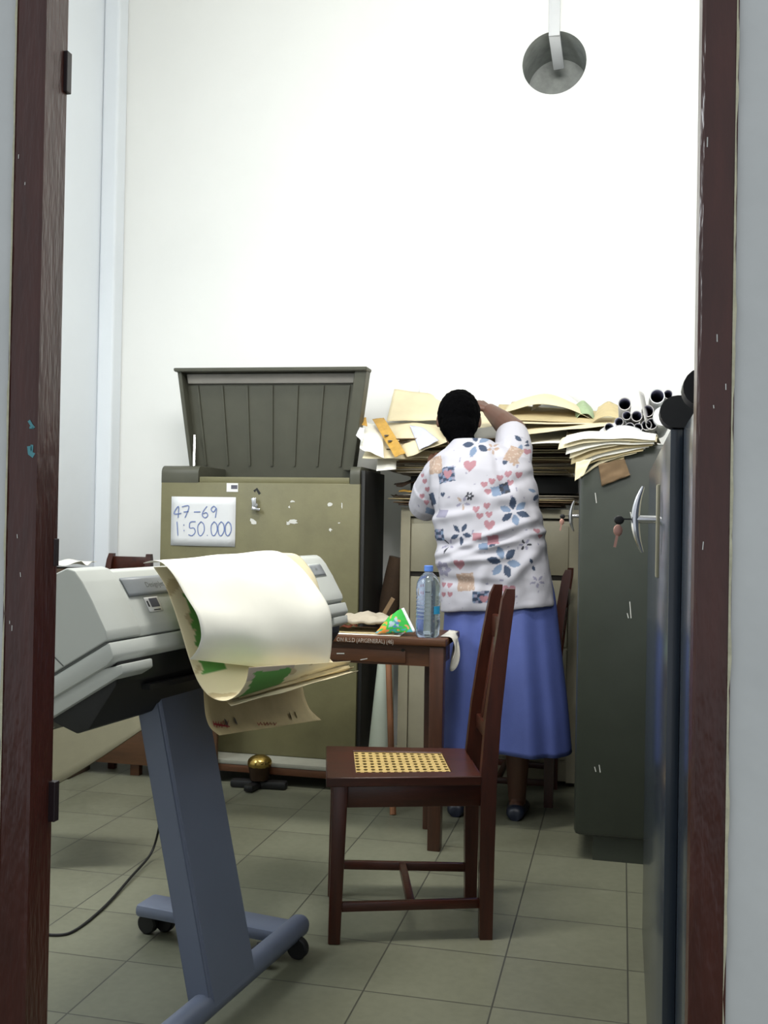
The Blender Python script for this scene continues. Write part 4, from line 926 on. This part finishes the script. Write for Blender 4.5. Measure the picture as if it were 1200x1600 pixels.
# right top sheets
GR = 'open maps on top of the heap right of the head'
put('open_map', px_sheet([(690, 668), (790, 668), (800, 640), (690, 645)], (4.52, 4.55, 5.0, 5.0), wob=0.008, seed=21), M_paper2, 'cream map lying directly behind the woman\'s head')
for c, ys, m_, lab in (([(880, 698), (952, 692), (948, 676), (882, 678)], (4.3, 4.2, 4.9, 4.95), M_paper6, 'dark folder edge in the heap just left of the paper rolls'),
    ([(885, 690), (950, 684), (946, 668), (886, 670)], (4.32, 4.22, 4.9, 4.95), M_paper5, 'brown map edge above the dark folder left of the paper rolls'),
    ([(885, 682), (950, 678), (946, 660), (886, 664)], (4.34, 4.24, 4.9, 4.95), M_paper4, 'grey map edge above the brown one left of the paper rolls')):
    put('old_map', px_sheet(c, ys, wob=0.006, seed=ys[0] * 9), m_, lab, thick=0.006)
for i, (c, ys, m_, lab) in enumerate((
    ([(780, 696), (905, 690), (915, 668), (780, 672)], (4.34, 4.32, 4.9, 4.9), M_paper, 'cream map with a long clean edge just above the raised sleeve'),
    ([(800, 681), (960, 664), (968, 650), (800, 658)], (4.38, 4.30, 4.9, 4.95), M_paper2, 'yellowed map running from the raised arm towards the rolls'),
    ([(775, 662), (1000, 663), (985, 652), (770, 640)], (4.56, 4.46, 4.85, 5.0), M_paper2, 'wide cream map under the humped sheets, edge sweeping to the right'),
    ([(770, 655), (970, 662), (975, 645), (780, 632)], (4.62, 4.5, 4.97, 5.04), M_paper3, 'yellowed wide map just beneath the humped sheets'))):
    put('open_map', px_sheet(c, ys, wob=0.006, seed=30 + i), m_, lab)
hump = lambda u, v: 0.03 * math.sin(PI * u) * (0.4 + v)
put('humped_map', px_sheet([(785, 645), (925, 655), (915, 640), (800, 628)], (4.72, 4.66, 5.0, 5.05), seed=40, bfn=lambda u, v: 0.075 * math.sin(PI * u) * math.sin(PI * (0.25 + 0.6 * v)) , wob=0.012), M_paper2, 'cream map humped up at the back of the heap, right of the raised hand')
put('humped_map', px_sheet([(830, 642), (900, 644), (905, 630), (835, 624)], (4.88, 4.85, 5.06, 5.08), seed=42, bfn=lambda u, v: 0.05 * math.sin(PI * u), wob=0.01), M_paper, 'pale humped map at the very back of the heap near the wall')
put('humped_map', px_sheet([(900, 655), (930, 657), (926, 640), (897, 634)], (4.68, 4.66, 4.9, 4.95), seed=43, bfn=lambda u, v: 0.03 * math.sin(PI * u), wob=0.006), mat('green_edge_map', (168, 190, 150), 0.8, var=0.1, vscale=30), 'map with a green edge at the right of the humped sheets')
put('humped_map', px_sheet([(925, 660), (970, 655), (966, 634), (935, 636)], (4.5, 4.4, 4.7, 4.75), seed=44, bfn=lambda u, v: 0.02 * math.sin(PI * u), wob=0.006), M_paper3, 'small yellowed map tip standing up left of the paper rolls')

# fan of maps over the green cabinet's near edge
GF = 'fan of maps on the green cabinet'
fan = [((880, 690), (1024, 688)), ((872, 698), (1022, 690)), ((884, 706), (1022, 694)), ((890, 712), (1026, 690)), ((892, 722), (1020, 697)), ((900, 728), (1014, 700)), ((898, 736), (1005, 704)), ((905, 742), (995, 707)), ((912, 738), (1008, 701)), ((918, 744), (975, 716))]
for i, ((lx, ly), (rx, ry)) in enumerate(fan):
    yf = YG - 0.055 + 0.005 * i
    yb = YG + 0.40
    P0, P1 = PY(lx, ly, yf + 0.02), PY(rx, ry, yf)
    P1.z = max(P1.z, gz - 0.05); P2 = V((P1.x + 0.03, yb, gz + 0.045 - 0.004 * i)); P3 = V((P0.x + 0.05, yb, gz + 0.050 - 0.004 * i))
    ps = lambda u, v, P0=P0, P1=P1, P2=P2, P3=P3, i=i: ((P0.lerp(P1, u)).lerp(P3.lerp(P2, u), v) + V((0, 0, ((1 - v) - math.exp(-v * 9)) * (P3.lerp(P2, u).z - P0.lerp(P1, u).z)))) + V((0, 0, 0.010 * math.sin(PI * u) + 0.006 * noise.noise(V((u * 3, v * 2, i * 2.1))) - 0.010 * max(0, 0.25 - u) * 4 * (1 - v)))
    m_ = [M_paper, M_paper2, M_paper, M_paper2, M_paper3, M_paper, M_paper3, M_paper2, M_paper, M_paper3][i]
    mb = MB(); mb.grid(ps, 18, 24)
    if i == 0: put('loose_map', mb, m_, 'white map lying topmost in the fan on the green cabinet', group=None)
    else: put('loose_map', mb, m_, 'aged map in the fan spilling over the green cabinet top below the white sheet', group=GF)
put('loose_map', px_sheet([(928, 690), (1012, 692), (1006, 668), (938, 672)], (3.70, 3.70, 4.0, 4.0), seed=60, bfn=lambda u, v: 0.03 * math.sin(PI * u), wob=0.01), M_white, 'crumpled white sheet in front of the paper rolls')
put('loose_map', px_sheet([(898, 752), (912, 742), (925, 716), (900, 722)], (3.605, 3.605, 3.62, 3.62), seed=61, wob=0.004), M_paper2, 'cream map corner drooping down the left edge of the green cabinet')
put('loose_map', px_sheet([(940, 760), (985, 742), (975, 716), (935, 726)], (3.65, 3.65, 3.652, 3.652), seed=62, wob=0.006), M_paper5, 'brown map corner drooping lowest in front of the green cabinet')

# paper rolls lying on the cabinet, open ends to the door
def roll(px, py, rpx, y0, L, m, label, group=None, wall=0.12, dx=0.0, dz=0.0):
    c0 = PY(px, py, y0); r = rpx * (c0 - EYE).dot(F) / 1600
    c1 = c0 + V((dx, L, dz))
    o = thing('paper_roll', label, 'roll', c0, group)
    obj('tube', MB().tube([c0 + (c1 - c0) * 0.004, c0, c1], [r * (1 - wall), r, r], 20, cap=False), m, o, smooth=50)
    obj('inside', MB().tube([c0 + (c1 - c0) * 0.003, c1], [r * (1 - wall), r * (1 - wall)], 20, cap=False).add([c1 + V((r * math.cos(2 * PI * k / 20), 0, r * math.sin(2 * PI * k / 20))) for k in range(20)], [tuple(range(20))]), M_tubein, o, smooth=50)
RG = 'rolled maps on the green cabinet'
rl = 'open ended paper roll in the bundle on the green cabinet'
for (x, y, r) in ((952, 668, 7.5), (967, 659, 7), (979, 649, 7), (995, 650, 8.5), (1010, 664, 8), (984, 668, 8), (997, 668, 7)):
    roll(x, y, r, 3.86, 0.5, M_tube, rl, RG, dx=random.uniform(-.05, .05))
roll(976, 631, 10, 3.9, 0.45, M_tube, 'grey paper roll at the upper left of the bundle on the green cabinet')
roll(1027, 619, 11.5, 3.88, 0.5, M_white, 'thick white roll with spiral end, topmost in the bundle on the green cabinet')
roll(1012, 642, 9.5, 3.87, 0.5, M_tube, 'grey roll just below the topmost white roll')
roll(1018, 662, 9, 3.85, 0.5, M_tube, 'grey roll at the right foot of the bundle, beside the black cabinet lid')
roll(1036, 650, 15, 3.80, 0.55, M_white, 'fat white roll half hidden by the black cabinet lid', wall=0.9)
roll(1044, 616, 7, 3.95, 0.4, M_tube, 'small roll peeping out above the black cabinet lid')
mb = MB().grid(lambda u, v: PY(998 + 10 * u + 4 * math.sin(v * 3), 610 + 50 * u, 3.84 - 0.02 * math.sin(PI * v)) + V((0.02 * v, 0.2 * v, 0)), 10, 6)
put('rolled_map', mb, M_tube, 'grey curled map end standing up between two rolls')

# ------------------------------------------------------------------ the woman
YP = 4.06
def Q(px, py, dy=0.0): return PY(px, py, YP + dy)
S = 2.55 / 1000.0            # metres per pixel at her distance
wm = thing('person', 'woman seen from behind in patterned white shirt and blue skirt, reaching over the maps', 'person', Q(775, 1280) * 1.0)
wm.location.z = 0; ORG[wm.name] = wm.location.copy()
def remeshed(name, mb, m, parent, voxel, smooth_it=6, factor=0.5, post=None):
    me = bpy.data.meshes.new('tmp'); me.from_pydata([p for p in mb.v], [], mb.f); me.update()
    bm = bmesh.new(); bm.from_mesh(me); bmesh.ops.recalc_face_normals(bm, faces=bm.faces[:]); bm.to_mesh(me); bm.free()
    o = bpy.data.objects.new('tmp', me); COL.objects.link(o)
    md = o.modifiers.new('r', 'REMESH'); md.mode = 'VOXEL'; md.voxel_size = voxel
    ms = o.modifiers.new('s', 'SMOOTH'); ms.iterations = smooth_it; ms.factor = factor
    dg = bpy.context.evaluated_depsgraph_get(); dg.update()
    me2 = bpy.data.meshes.new_from_object(o.evaluated_get(dg)); me2.name = name
    bpy.data.objects.remove(o); bpy.data.meshes.remove(me)
    if post: post(me2)
    org = ORG[parent.name]
    for v in me2.vertices: v.co -= org
    me2.materials.clear(); me2.materials.append(m)
    me2.polygons.foreach_set('use_smooth', [True] * len(me2.polygons)); me2.update()
    r = bpy.data.objects.new(name, me2); COL.objects.link(r); r.parent = parent; ORG[r.name] = org
    return r
# joints
HEAD = Q(717, 655, 0.15); NECK = Q(728, 704, 0.09)
pel = Q(782, 965, 0.0); chest = Q(752, 770, 0.03); upch = Q(748, 722, 0.06)
shR, elR, wrR = Q(806, 722, 0.06), Q(803, 674, 0.25), Q(766, 642, 0.42)
shL, elL, wrL = Q(680, 738, 0.07), Q(660, 792, 0.17), Q(676, 735, 0.36)
body = MB()
body.capsule(pel, 0.105, Q(765, 860, 0.0), 0.11).capsule(Q(765, 860, 0.0), 0.11, chest, 0.115).capsule(chest, 0.11, upch + V((0, 0.03, -0.02)), 0.075)
body.capsule(upch + V((0, 0.04, 0)), 0.055, NECK, 0.052).capsule(NECK, 0.054, HEAD + V((0, -0.015, -0.06)), 0.052)
body.capsule(upch + V((0.05, 0.03, -0.03)), 0.06, shR, 0.05).capsule(upch + V((-0.05, 0.03, -0.03)), 0.06, shL + V((0.03, 0.02, -0.02)), 0.045)
body.capsule(shR, 0.055, elR, 0.054).capsule(elR, 0.054, elR.lerp(wrR, 0.4), 0.05).capsule(elR.lerp(wrR, 0.4), 0.05, wrR, 0.032)
body.capsule(shL + V((0.03, 0.02, -0.02)), 0.045, elL, 0.045).capsule(elL, 0.042, wrL, 0.028)
# head: skull, jaw, nose, ears (face looks away from the door, a little down to the left)
HM = Matrix.Rotation(math.radians(8), 4, 'Z') @ Matrix.Rotation(math.radians(-22), 4, 'X')
hp_ = lambda x, y, z: HEAD + (HM @ V((x, y, z)))
body.ellipsoid(HEAD, (0.078, 0.095, 0.105), HM).ellipsoid(hp_(0, 0.03, -0.055), (0.056, 0.064, 0.066), HM)
body.capsule(hp_(0, 0.094, 0.0), 0.010, hp_(0, 0.108, -0.035), 0.016).ellipsoid(hp_(0, 0.092, -0.066), (0.026, 0.012, 0.010), HM).ellipsoid(hp_(0, 0.082, -0.10), (0.02, 0.018, 0.016), HM)
for s in (-1, 1):
    body.ellipsoid(hp_(s * 0.084, -0.005, -0.012), (0.010, 0.018, 0.030), HM)
    body.ellipsoid(hp_(s * 0.033, 0.082, 0.022), (0.024, 0.012, 0.008), HM).ellipsoid(hp_(s * 0.045, 0.07, -0.03), (0.022, 0.02, 0.02), HM)
# hands
def hand_mb(wr, d, up_, curl, thumb_side, sc=1.0):
    d = d.normalized(); up_ = (up_ - d * up_.dot(d)).normalized(); sd = d.cross(up_)
    palm0 = wr + d * 0.012; palm1 = wr + d * 0.075 * sc
    for k in (-1, -0.33, 0.33, 1):
        body.capsule(palm0 + sd * k * 0.016, 0.015, palm1 + sd * k * 0.030 * sc, 0.0125)
    for i, k in enumerate((-1, -0.33, 0.33, 1)):
        L = (0.068, 0.080, 0.076, 0.058)[i] * sc; p_ = palm1 + sd * k * 0.031 * sc; dd = d + sd * k * 0.12; a_ = 0.25
        for j, f in enumerate((0.45, 0.32, 0.25)):
            dir_ = (dd * math.cos(a_) - up_ * math.sin(a_)).normalized(); q_ = p_ + dir_ * L * f
            body.capsule(p_, 0.0092 - 0.0008 * j, q_, 0.0084 - 0.0008 * j, 10, 4); p_ = q_; a_ += curl
    t0 = wr + d * 0.025 - sd * thumb_side * 0.022
    t1 = t0 + (d * 0.55 - sd * thumb_side * 0.7 - up_ * 0.3).normalized() * 0.038; t2 = t1 + (d * 0.8 - sd * thumb_side * 0.25 - up_ * 0.4).normalized() * 0.03
    body.capsule(t0, 0.0135, t1, 0.0105, 10, 4).capsule(t1, 0.0105, t2, 0.0085, 10, 4)
hand_mb(wrR, (Q(735, 622, 0.47) - wrR), V((0.25, -0.3, 0.9)), 0.5, 1)
hand_mb(wrL, (Q(684, 706, 0.43) - wrL), V((-0.3, -0.6, 0.7)), 0.5, -1)
# legs and feet
fR, fL = PZ(806, 1278, 0), PZ(714, 1272, 0)
for s, ft, hip in ((1, fR, pel + V((0.09, 0, -0.06))), (-1, fL, pel + V((-0.10, 0, -0.06)))):
    kn = V((hip.x * 0.4 + ft.x * 0.6, YP + 0.01, 0.47)); an = V((ft.x, ft.y + 0.03, 0.085))
    body.capsule(hip, 0.095, kn, 0.058).capsule(kn, 0.056, kn.lerp(an, 0.35) + V((0, -0.012, 0)), 0.054).capsule(kn.lerp(an, 0.35) + V((0, -0.012, 0)), 0.054, an, 0.036)
    body.capsule(an + V((0, -0.025, -0.045)), 0.032, an + V((0, 0.13, -0.058)), 0.027).capsule(an, 0.036, an + V((0, 0.03, -0.045)), 0.034)
bo = remeshed('body', body, M_skin, wm, 0.0045, 4, 0.4)
for s in (-1, 1): obj('eye', MB().ellipsoid(hp_(s * 0.033, 0.086, 0.006), (0.012, 0.008, 0.008), HM, 12, 8), M_eye, wm)
# hair: short cap, low on the nape
hm = MB()
hm.ellipsoid(HEAD + HM @ V((0, -0.012, 0.010)), (0.090, 0.100, 0.112), HM, 32, 20).ellipsoid(hp_(0, -0.045, -0.055), (0.074, 0.058, 0.072), HM).capsule(hp_(0, -0.04, -0.08), 0.055, NECK + V((0, -0.012, 0.012)), 0.05)
def hair_post(me):
    for v in me.vertices:
        n_ = (v.co - HEAD).normalized(); v.co += n_ * (0.003 * noise.noise(v.co * 60) + 0.002 * noise.noise(v.co * 160))
    # keep the hair off the face
    inv = HM.inverted()
    for v in me.vertices:
        l = inv @ (v.co - HEAD)
        if l.y > 0.035 and l.z < 0.055: v.co = HEAD + HM @ V((l.x * 0.9, min(l.y, 0.06) * 0.8, max(l.z, -0.02)))
remeshed('hair', hm, M_hair, wm, 0.005, 3, 0.4, hair_post)
# shoes
for ft in (fR, fL):
    mb = MB()
    rings = []
    for t, w, h in ((-0.05, 0.022, 0.035), (-0.04, 0.034, 0.055), (0.0, 0.038, 0.062), (0.06, 0.043, 0.055), (0.11, 0.046, 0.045), (0.16, 0.040, 0.038), (0.185, 0.02, 0.026)):
        rings.append([V((ft.x + w * math.cos(a_), ft.y + t, max(0.0015, h * 0.5 + h * 0.5 * math.sin(a_)))) for a_ in [2 * PI * k / 20 for k in range(20)]])
    mb.loft(rings); obj('shoe', mb, M_shoe, wm, smooth=60)
# skirt
def skirt():
    rows = [(905, 700, 862, 0.11), (935, 697, 868, 0.125), (980, 694, 873, 0.14), (1040, 691, 880, 0.155), (1100, 689, 887, 0.165), (1168, 688, 893, 0.172)]
    sp = smooth_pts([(float(a_), float(b_), float(c_), d_) for a_, b_, c_, d_ in rows], 6); rings = []; n_ = 160
    nr = len(sp)
    for ri, (y, l, r, dep) in enumerate(sp):
        pl_, pr_ = Q(l, y), Q(r, y); c_ = (pl_ + pr_) / 2; hw = (pr_.x - pl_.x) / 2; ring = []; g = (ri / nr) ** 0.8
        for k in range(n_):
            a_ = 2 * PI * k / n_
            f = 1 + g * (0.11 * math.sin(a_ * 5 + 0.9) + 0.08 * math.sin(a_ * 11 + 1.7) + 0.045 * math.sin(a_ * 17 + 0.4)) * (0.35 + 0.65 * abs(math.sin(a_)))
            ring.append(V((c_.x + hw * math.cos(a_) * (0.97 + 0.03 * f), YP + dep * math.sin(a_) * f, c_.z + 0.006 * math.sin(a_ * 3) * g)))
        rings.append(ring)
    return MB().loft(rings, cap=False)
obj('skirt', skirt(), M_skirt, wm, smooth=180, thick=0.003)
# shirt: torso loft plus sleeves, remeshed, creased and printed
sh = MB(); rows = [(950, 689, 868, 0.145, 0.0), (944, 689, 868, 0.15, 0.0), (900, 688, 862, 0.155, 0.0), (850, 682, 852, 0.152, 0.005), (800, 677, 846, 0.152, 0.015), (765, 670, 840, 0.152, 0.03), (735, 666, 834, 0.148, 0.045), (714, 676, 826, 0.13, 0.06), (702, 690, 804, 0.112, 0.072), (692, 698, 776, 0.094, 0.082), (684, 703, 760, 0.08, 0.088)]
rings = []
for y, l, r, dep, off in rows:
    pl_, pr_ = Q(l, y), Q(r, y); c_ = (pl_ + pr_) / 2; hw = (pr_.x - pl_.x) / 2; ring = []
    sl = 0.0
    for k in range(64):
        a_ = 2 * PI * k / 64; cx_, sy_ = math.cos(a_), math.sin(a_)
        e = 0.78
        ring.append(V((c_.x + hw * math.copysign(abs(cx_) ** e, cx_), YP + off + dep * math.copysign(abs(sy_) ** e, sy_), c_.z + (0.02 * cx_ if y > 900 else 0))))
    rings.append(ring)
sh.loft(rings)
sh.capsule(Q(798, 730, 0.05), 0.085, Q(803, 702, 0.15), 0.075).tube([Q(803, 706, 0.13), Q(801, 688, 0.20), Q(800, 680, 0.235)], [0.078, 0.074, 0.070], 24)
sh.capsule(Q(690, 745, 0.05), 0.085, Q(674, 770, 0.10), 0.076).tube([Q(675, 766, 0.09), Q(668, 784, 0.13), Q(664, 792, 0.16)], [0.078, 0.076, 0.073], 24)
DB, LB, PKc, TN, BK, LV = lin((48, 62, 86)), lin((108, 126, 152)), lin((156, 112, 122)), lin((160, 138, 124)), lin((40, 42, 52)), lin((134, 132, 152))
WSH = lin((178, 177, 186))
def in_heart(x, y, r):
    x, y = x / r, y / r; y = -y + 0.15
    return (x * x + y * y - 0.5) ** 3 - x * x * y ** 3 * 1.6 < 0
PET = []
def flower(cx, cy, r, cols, a0, n_=6, wd=0.36):
    for k in range(n_): PET.append((cx, cy, r, a0 + 2 * PI * k / n_, cols[k % len(cols)], wd))
flower(808, 800, 22, (DB, LB), 0.35); flower(795, 876, 25, (LB, DB), 0.15); flower(744, 694, 22, (DB, LB, DB), 0.6, 5)
flower(728, 834, 18, (DB,), 0.2, 5, 0.3); flower(702, 888, 13, (LV,), 0.1, 6, 0.5); flower(836, 880, 10, (DB,), 1.1, 2); flower(741, 777, 7, (BK,), 0, 6, 0.4)
flower(825, 850, 9, (BK, LV), 0, 6, 0.3); flower(805, 722, 8, (TN,), 0.4, 5, 0.4); flower(730, 787, 12, (LV, TN), 0.2, 5, 0.25); flower(705, 852, 12, (LV, BK), 0.3, 5, 0.22)
flower(812, 690, 18, (DB, LB), -0.3, 3, 0.3); flower(826, 690, 12, (DB,), 0.6, 3, 0.3); flower(840, 770, 14, (LB, DB), 0.3, 4, 0.3); flower(845, 905, 10, (LV,), 0.3, 5, .3); flower(770, 700, 10, (TN,), 0.1, 5, .3)
SQ = [(680, 727, 23, 27, -0.15, TN), (700, 743, 31, 24, -0.15, 'plaid'), (802, 711, 22, 25, 0.35, TN), (780, 769, 13, 16, -0.25, LB), (793, 764, 14, 18, -0.25, 'dk'), (674, 780, 10, 19, -0.2, DB), (754, 838, 14, 11, -0.1, PKc), (778, 843, 17, 13, -0.1, PKc), (764, 853, 14, 10, -0.1, LB), (777, 849, 10, 8, -0.1, DB), (690, 836, 18, 18, -0.1, 'plaid'), (737, 907, 27, 27, -0.1, TN), (762, 929, 26, 18, -0.1, 'plaid'), (697, 803, 18, 12, 0.1, LV), (666, 798, 14, 10, 0.3, LB)]
HT = [(738, 730, 11, PKc), (704, 743, 8, PKc), (791, 724, 4.5, DB), (762, 759, 6, PKc), (773, 754, 6, PKc), (785, 748, 6, PKc), (797, 743, 6, PKc), (801, 756, 5.5, PKc), (768, 770, 6, PKc), (813, 744, 6, PKc), (697, 774, 4.5, DB), (751, 797, 6, PKc), (767, 792, 6, PKc), (757, 807, 6, PKc), (771, 805, 6, PKc), (772, 821, 9, PKc), (729, 881, 9, PKc), (700, 913, 5, PKc), (711, 913, 5, PKc), (701, 928, 5, PKc), (713, 927, 5, PKc), (803, 920, 11, PKc), (766, 932, 7, PKc), (660, 752, 5, PKc), (665, 765, 5, PKc), (655, 775, 5, PKc), (662, 785, 5, PKc), (838, 830, 5, PKc), (843, 838, 4, PKc), (655, 742, 4, PKc), (820, 705, 6, PKc)]
def shirt_colour(x, y):
    for cx, cy, w, h, a_, c_ in SQ:
        dx, dy = x - cx, y - cy; ca_, sa_ = math.cos(a_), math.sin(a_); u, v = dx * ca_ + dy * sa_, -dx * sa_ + dy * ca_
        if abs(u) < w / 2 and abs(v) < h / 2:
            for hx, hy, r, hc in HT[:2] + HT[22:23]:
                if in_heart(x - hx, y - hy, r): return hc
            if c_ == 'plaid': return (DB, LB, LV, DB)[(int((u + 50) // 5) + int((v + 50) // 5) * 2) % 4]
            if c_ == 'dk': return (DB, BK)[int((u + 50) // 7 + (v + 50) // 9) % 2]
            if c_ == TN and noise.noise(V((x * 0.35, y * 0.35, 3))) > 0.25: return lin((178, 162, 150))
            return c_
    for hx, hy, r, hc in HT:
        if abs(x - hx) < r * 1.3 and abs(y - hy) < r * 1.3 and in_heart(x - hx, y - hy, r): return hc
    for cx, cy, r, a_, c_, wd in PET:
        dx, dy = x - cx, y - cy
        if dx * dx + dy * dy < r * r:
            u = dx * math.cos(a_) + dy * math.sin(a_); v = -dx * math.sin(a_) + dy * math.cos(a_)
            if u > 0.18 * r and abs(v) < wd * r * math.sin(PI * (u / r - 0.18) / 0.82) ** 0.8 * 0.62: return c_
    nn = noise.noise(V((x * 0.16, y * 0.16, 9)))
    if nn > 0.62: return LV
    return WSH
# garment plane: pixels of the back laid on a vertical plane through her, axes = world x and z
ox, oz = Q(770, 800).x, Q(770, 800).z
gxx = (Q(870, 800).x - Q(670, 800).x) / 200; gzz = (Q(770, 900).z - Q(770, 700).z) / 200
tiltz = (Q(870, 800).z - Q(670, 800).z) / 200
FOLD = [((690, 868), (835, 812), 7, 0.010), ((700, 850), (830, 838), 6, -0.008), ((690, 880), (800, 868), 6, 0.008), ((720, 870), (850, 830), 6, 0.009), ((688, 850), (760, 862), 7, -0.008), ((760, 775), (840, 740), 9, -0.006), ((680, 812), (780, 792), 8, 0.007), ((690, 800), (850, 790), 9, -0.006), ((800, 745), (838, 850), 8, 0.007), ((700, 905), (800, 912), 8, -0.006), ((800, 910), (850, 850), 9, 0.007), ((770, 690), (790, 760), 7, -0.006), ((690, 720), (680, 800), 7, -0.008), ((710, 770), (800, 780), 10, 0.005), ((750, 935), (770, 880), 10, 0.006), ((835, 930), (820, 860), 10, -0.006)]
def shirt_post(me):
    me.update(); cols = []; nrm = [v.normal.copy() for v in me.vertices]
    for v, n_ in zip(me.vertices, nrm):
        x = 770 + (v.co.x - ox) / gxx; y = 800 + (v.co.z - oz - tiltz * (x - 770)) / gzz
        c_ = shirt_colour(x, y) if v.co.y < YP + 0.11 else shirt_colour(1540 - x, y)
        cols += [*c_, 1.0]
        d_ = 0.0
        for (x1, y1), (x2, y2), w, amp in FOLD:
            dx, dy = x2 - x1, y2 - y1; t = max(0, min(1, ((x - x1) * dx + (y - y1) * dy) / (dx * dx + dy * dy)))
            e2 = (x - x1 - dx * t) ** 2 + (y - y1 - dy * t) ** 2
            if e2 < w * w * 6: d_ += 1.9 * amp * math.exp(-e2 / (w * w)) * (0.35 + 0.65 * math.sin(PI * (0.1 + 0.8 * t)))
        d_ += 0.006 * noise.noise(v.co * 9) + 0.0022 * noise.noise(v.co * 26)
        if y < 700: d_ *= 0.4
        v.co += n_ * d_
    ca_ = me.color_attributes.new('print', 'FLOAT_COLOR', 'POINT'); ca_.data.foreach_set('color', cols)
M_shirt = map_mat('printed_shirt', None)
remeshed('shirt', sh, M_shirt, wm, 0.0038, 8, 0.5, shirt_post)
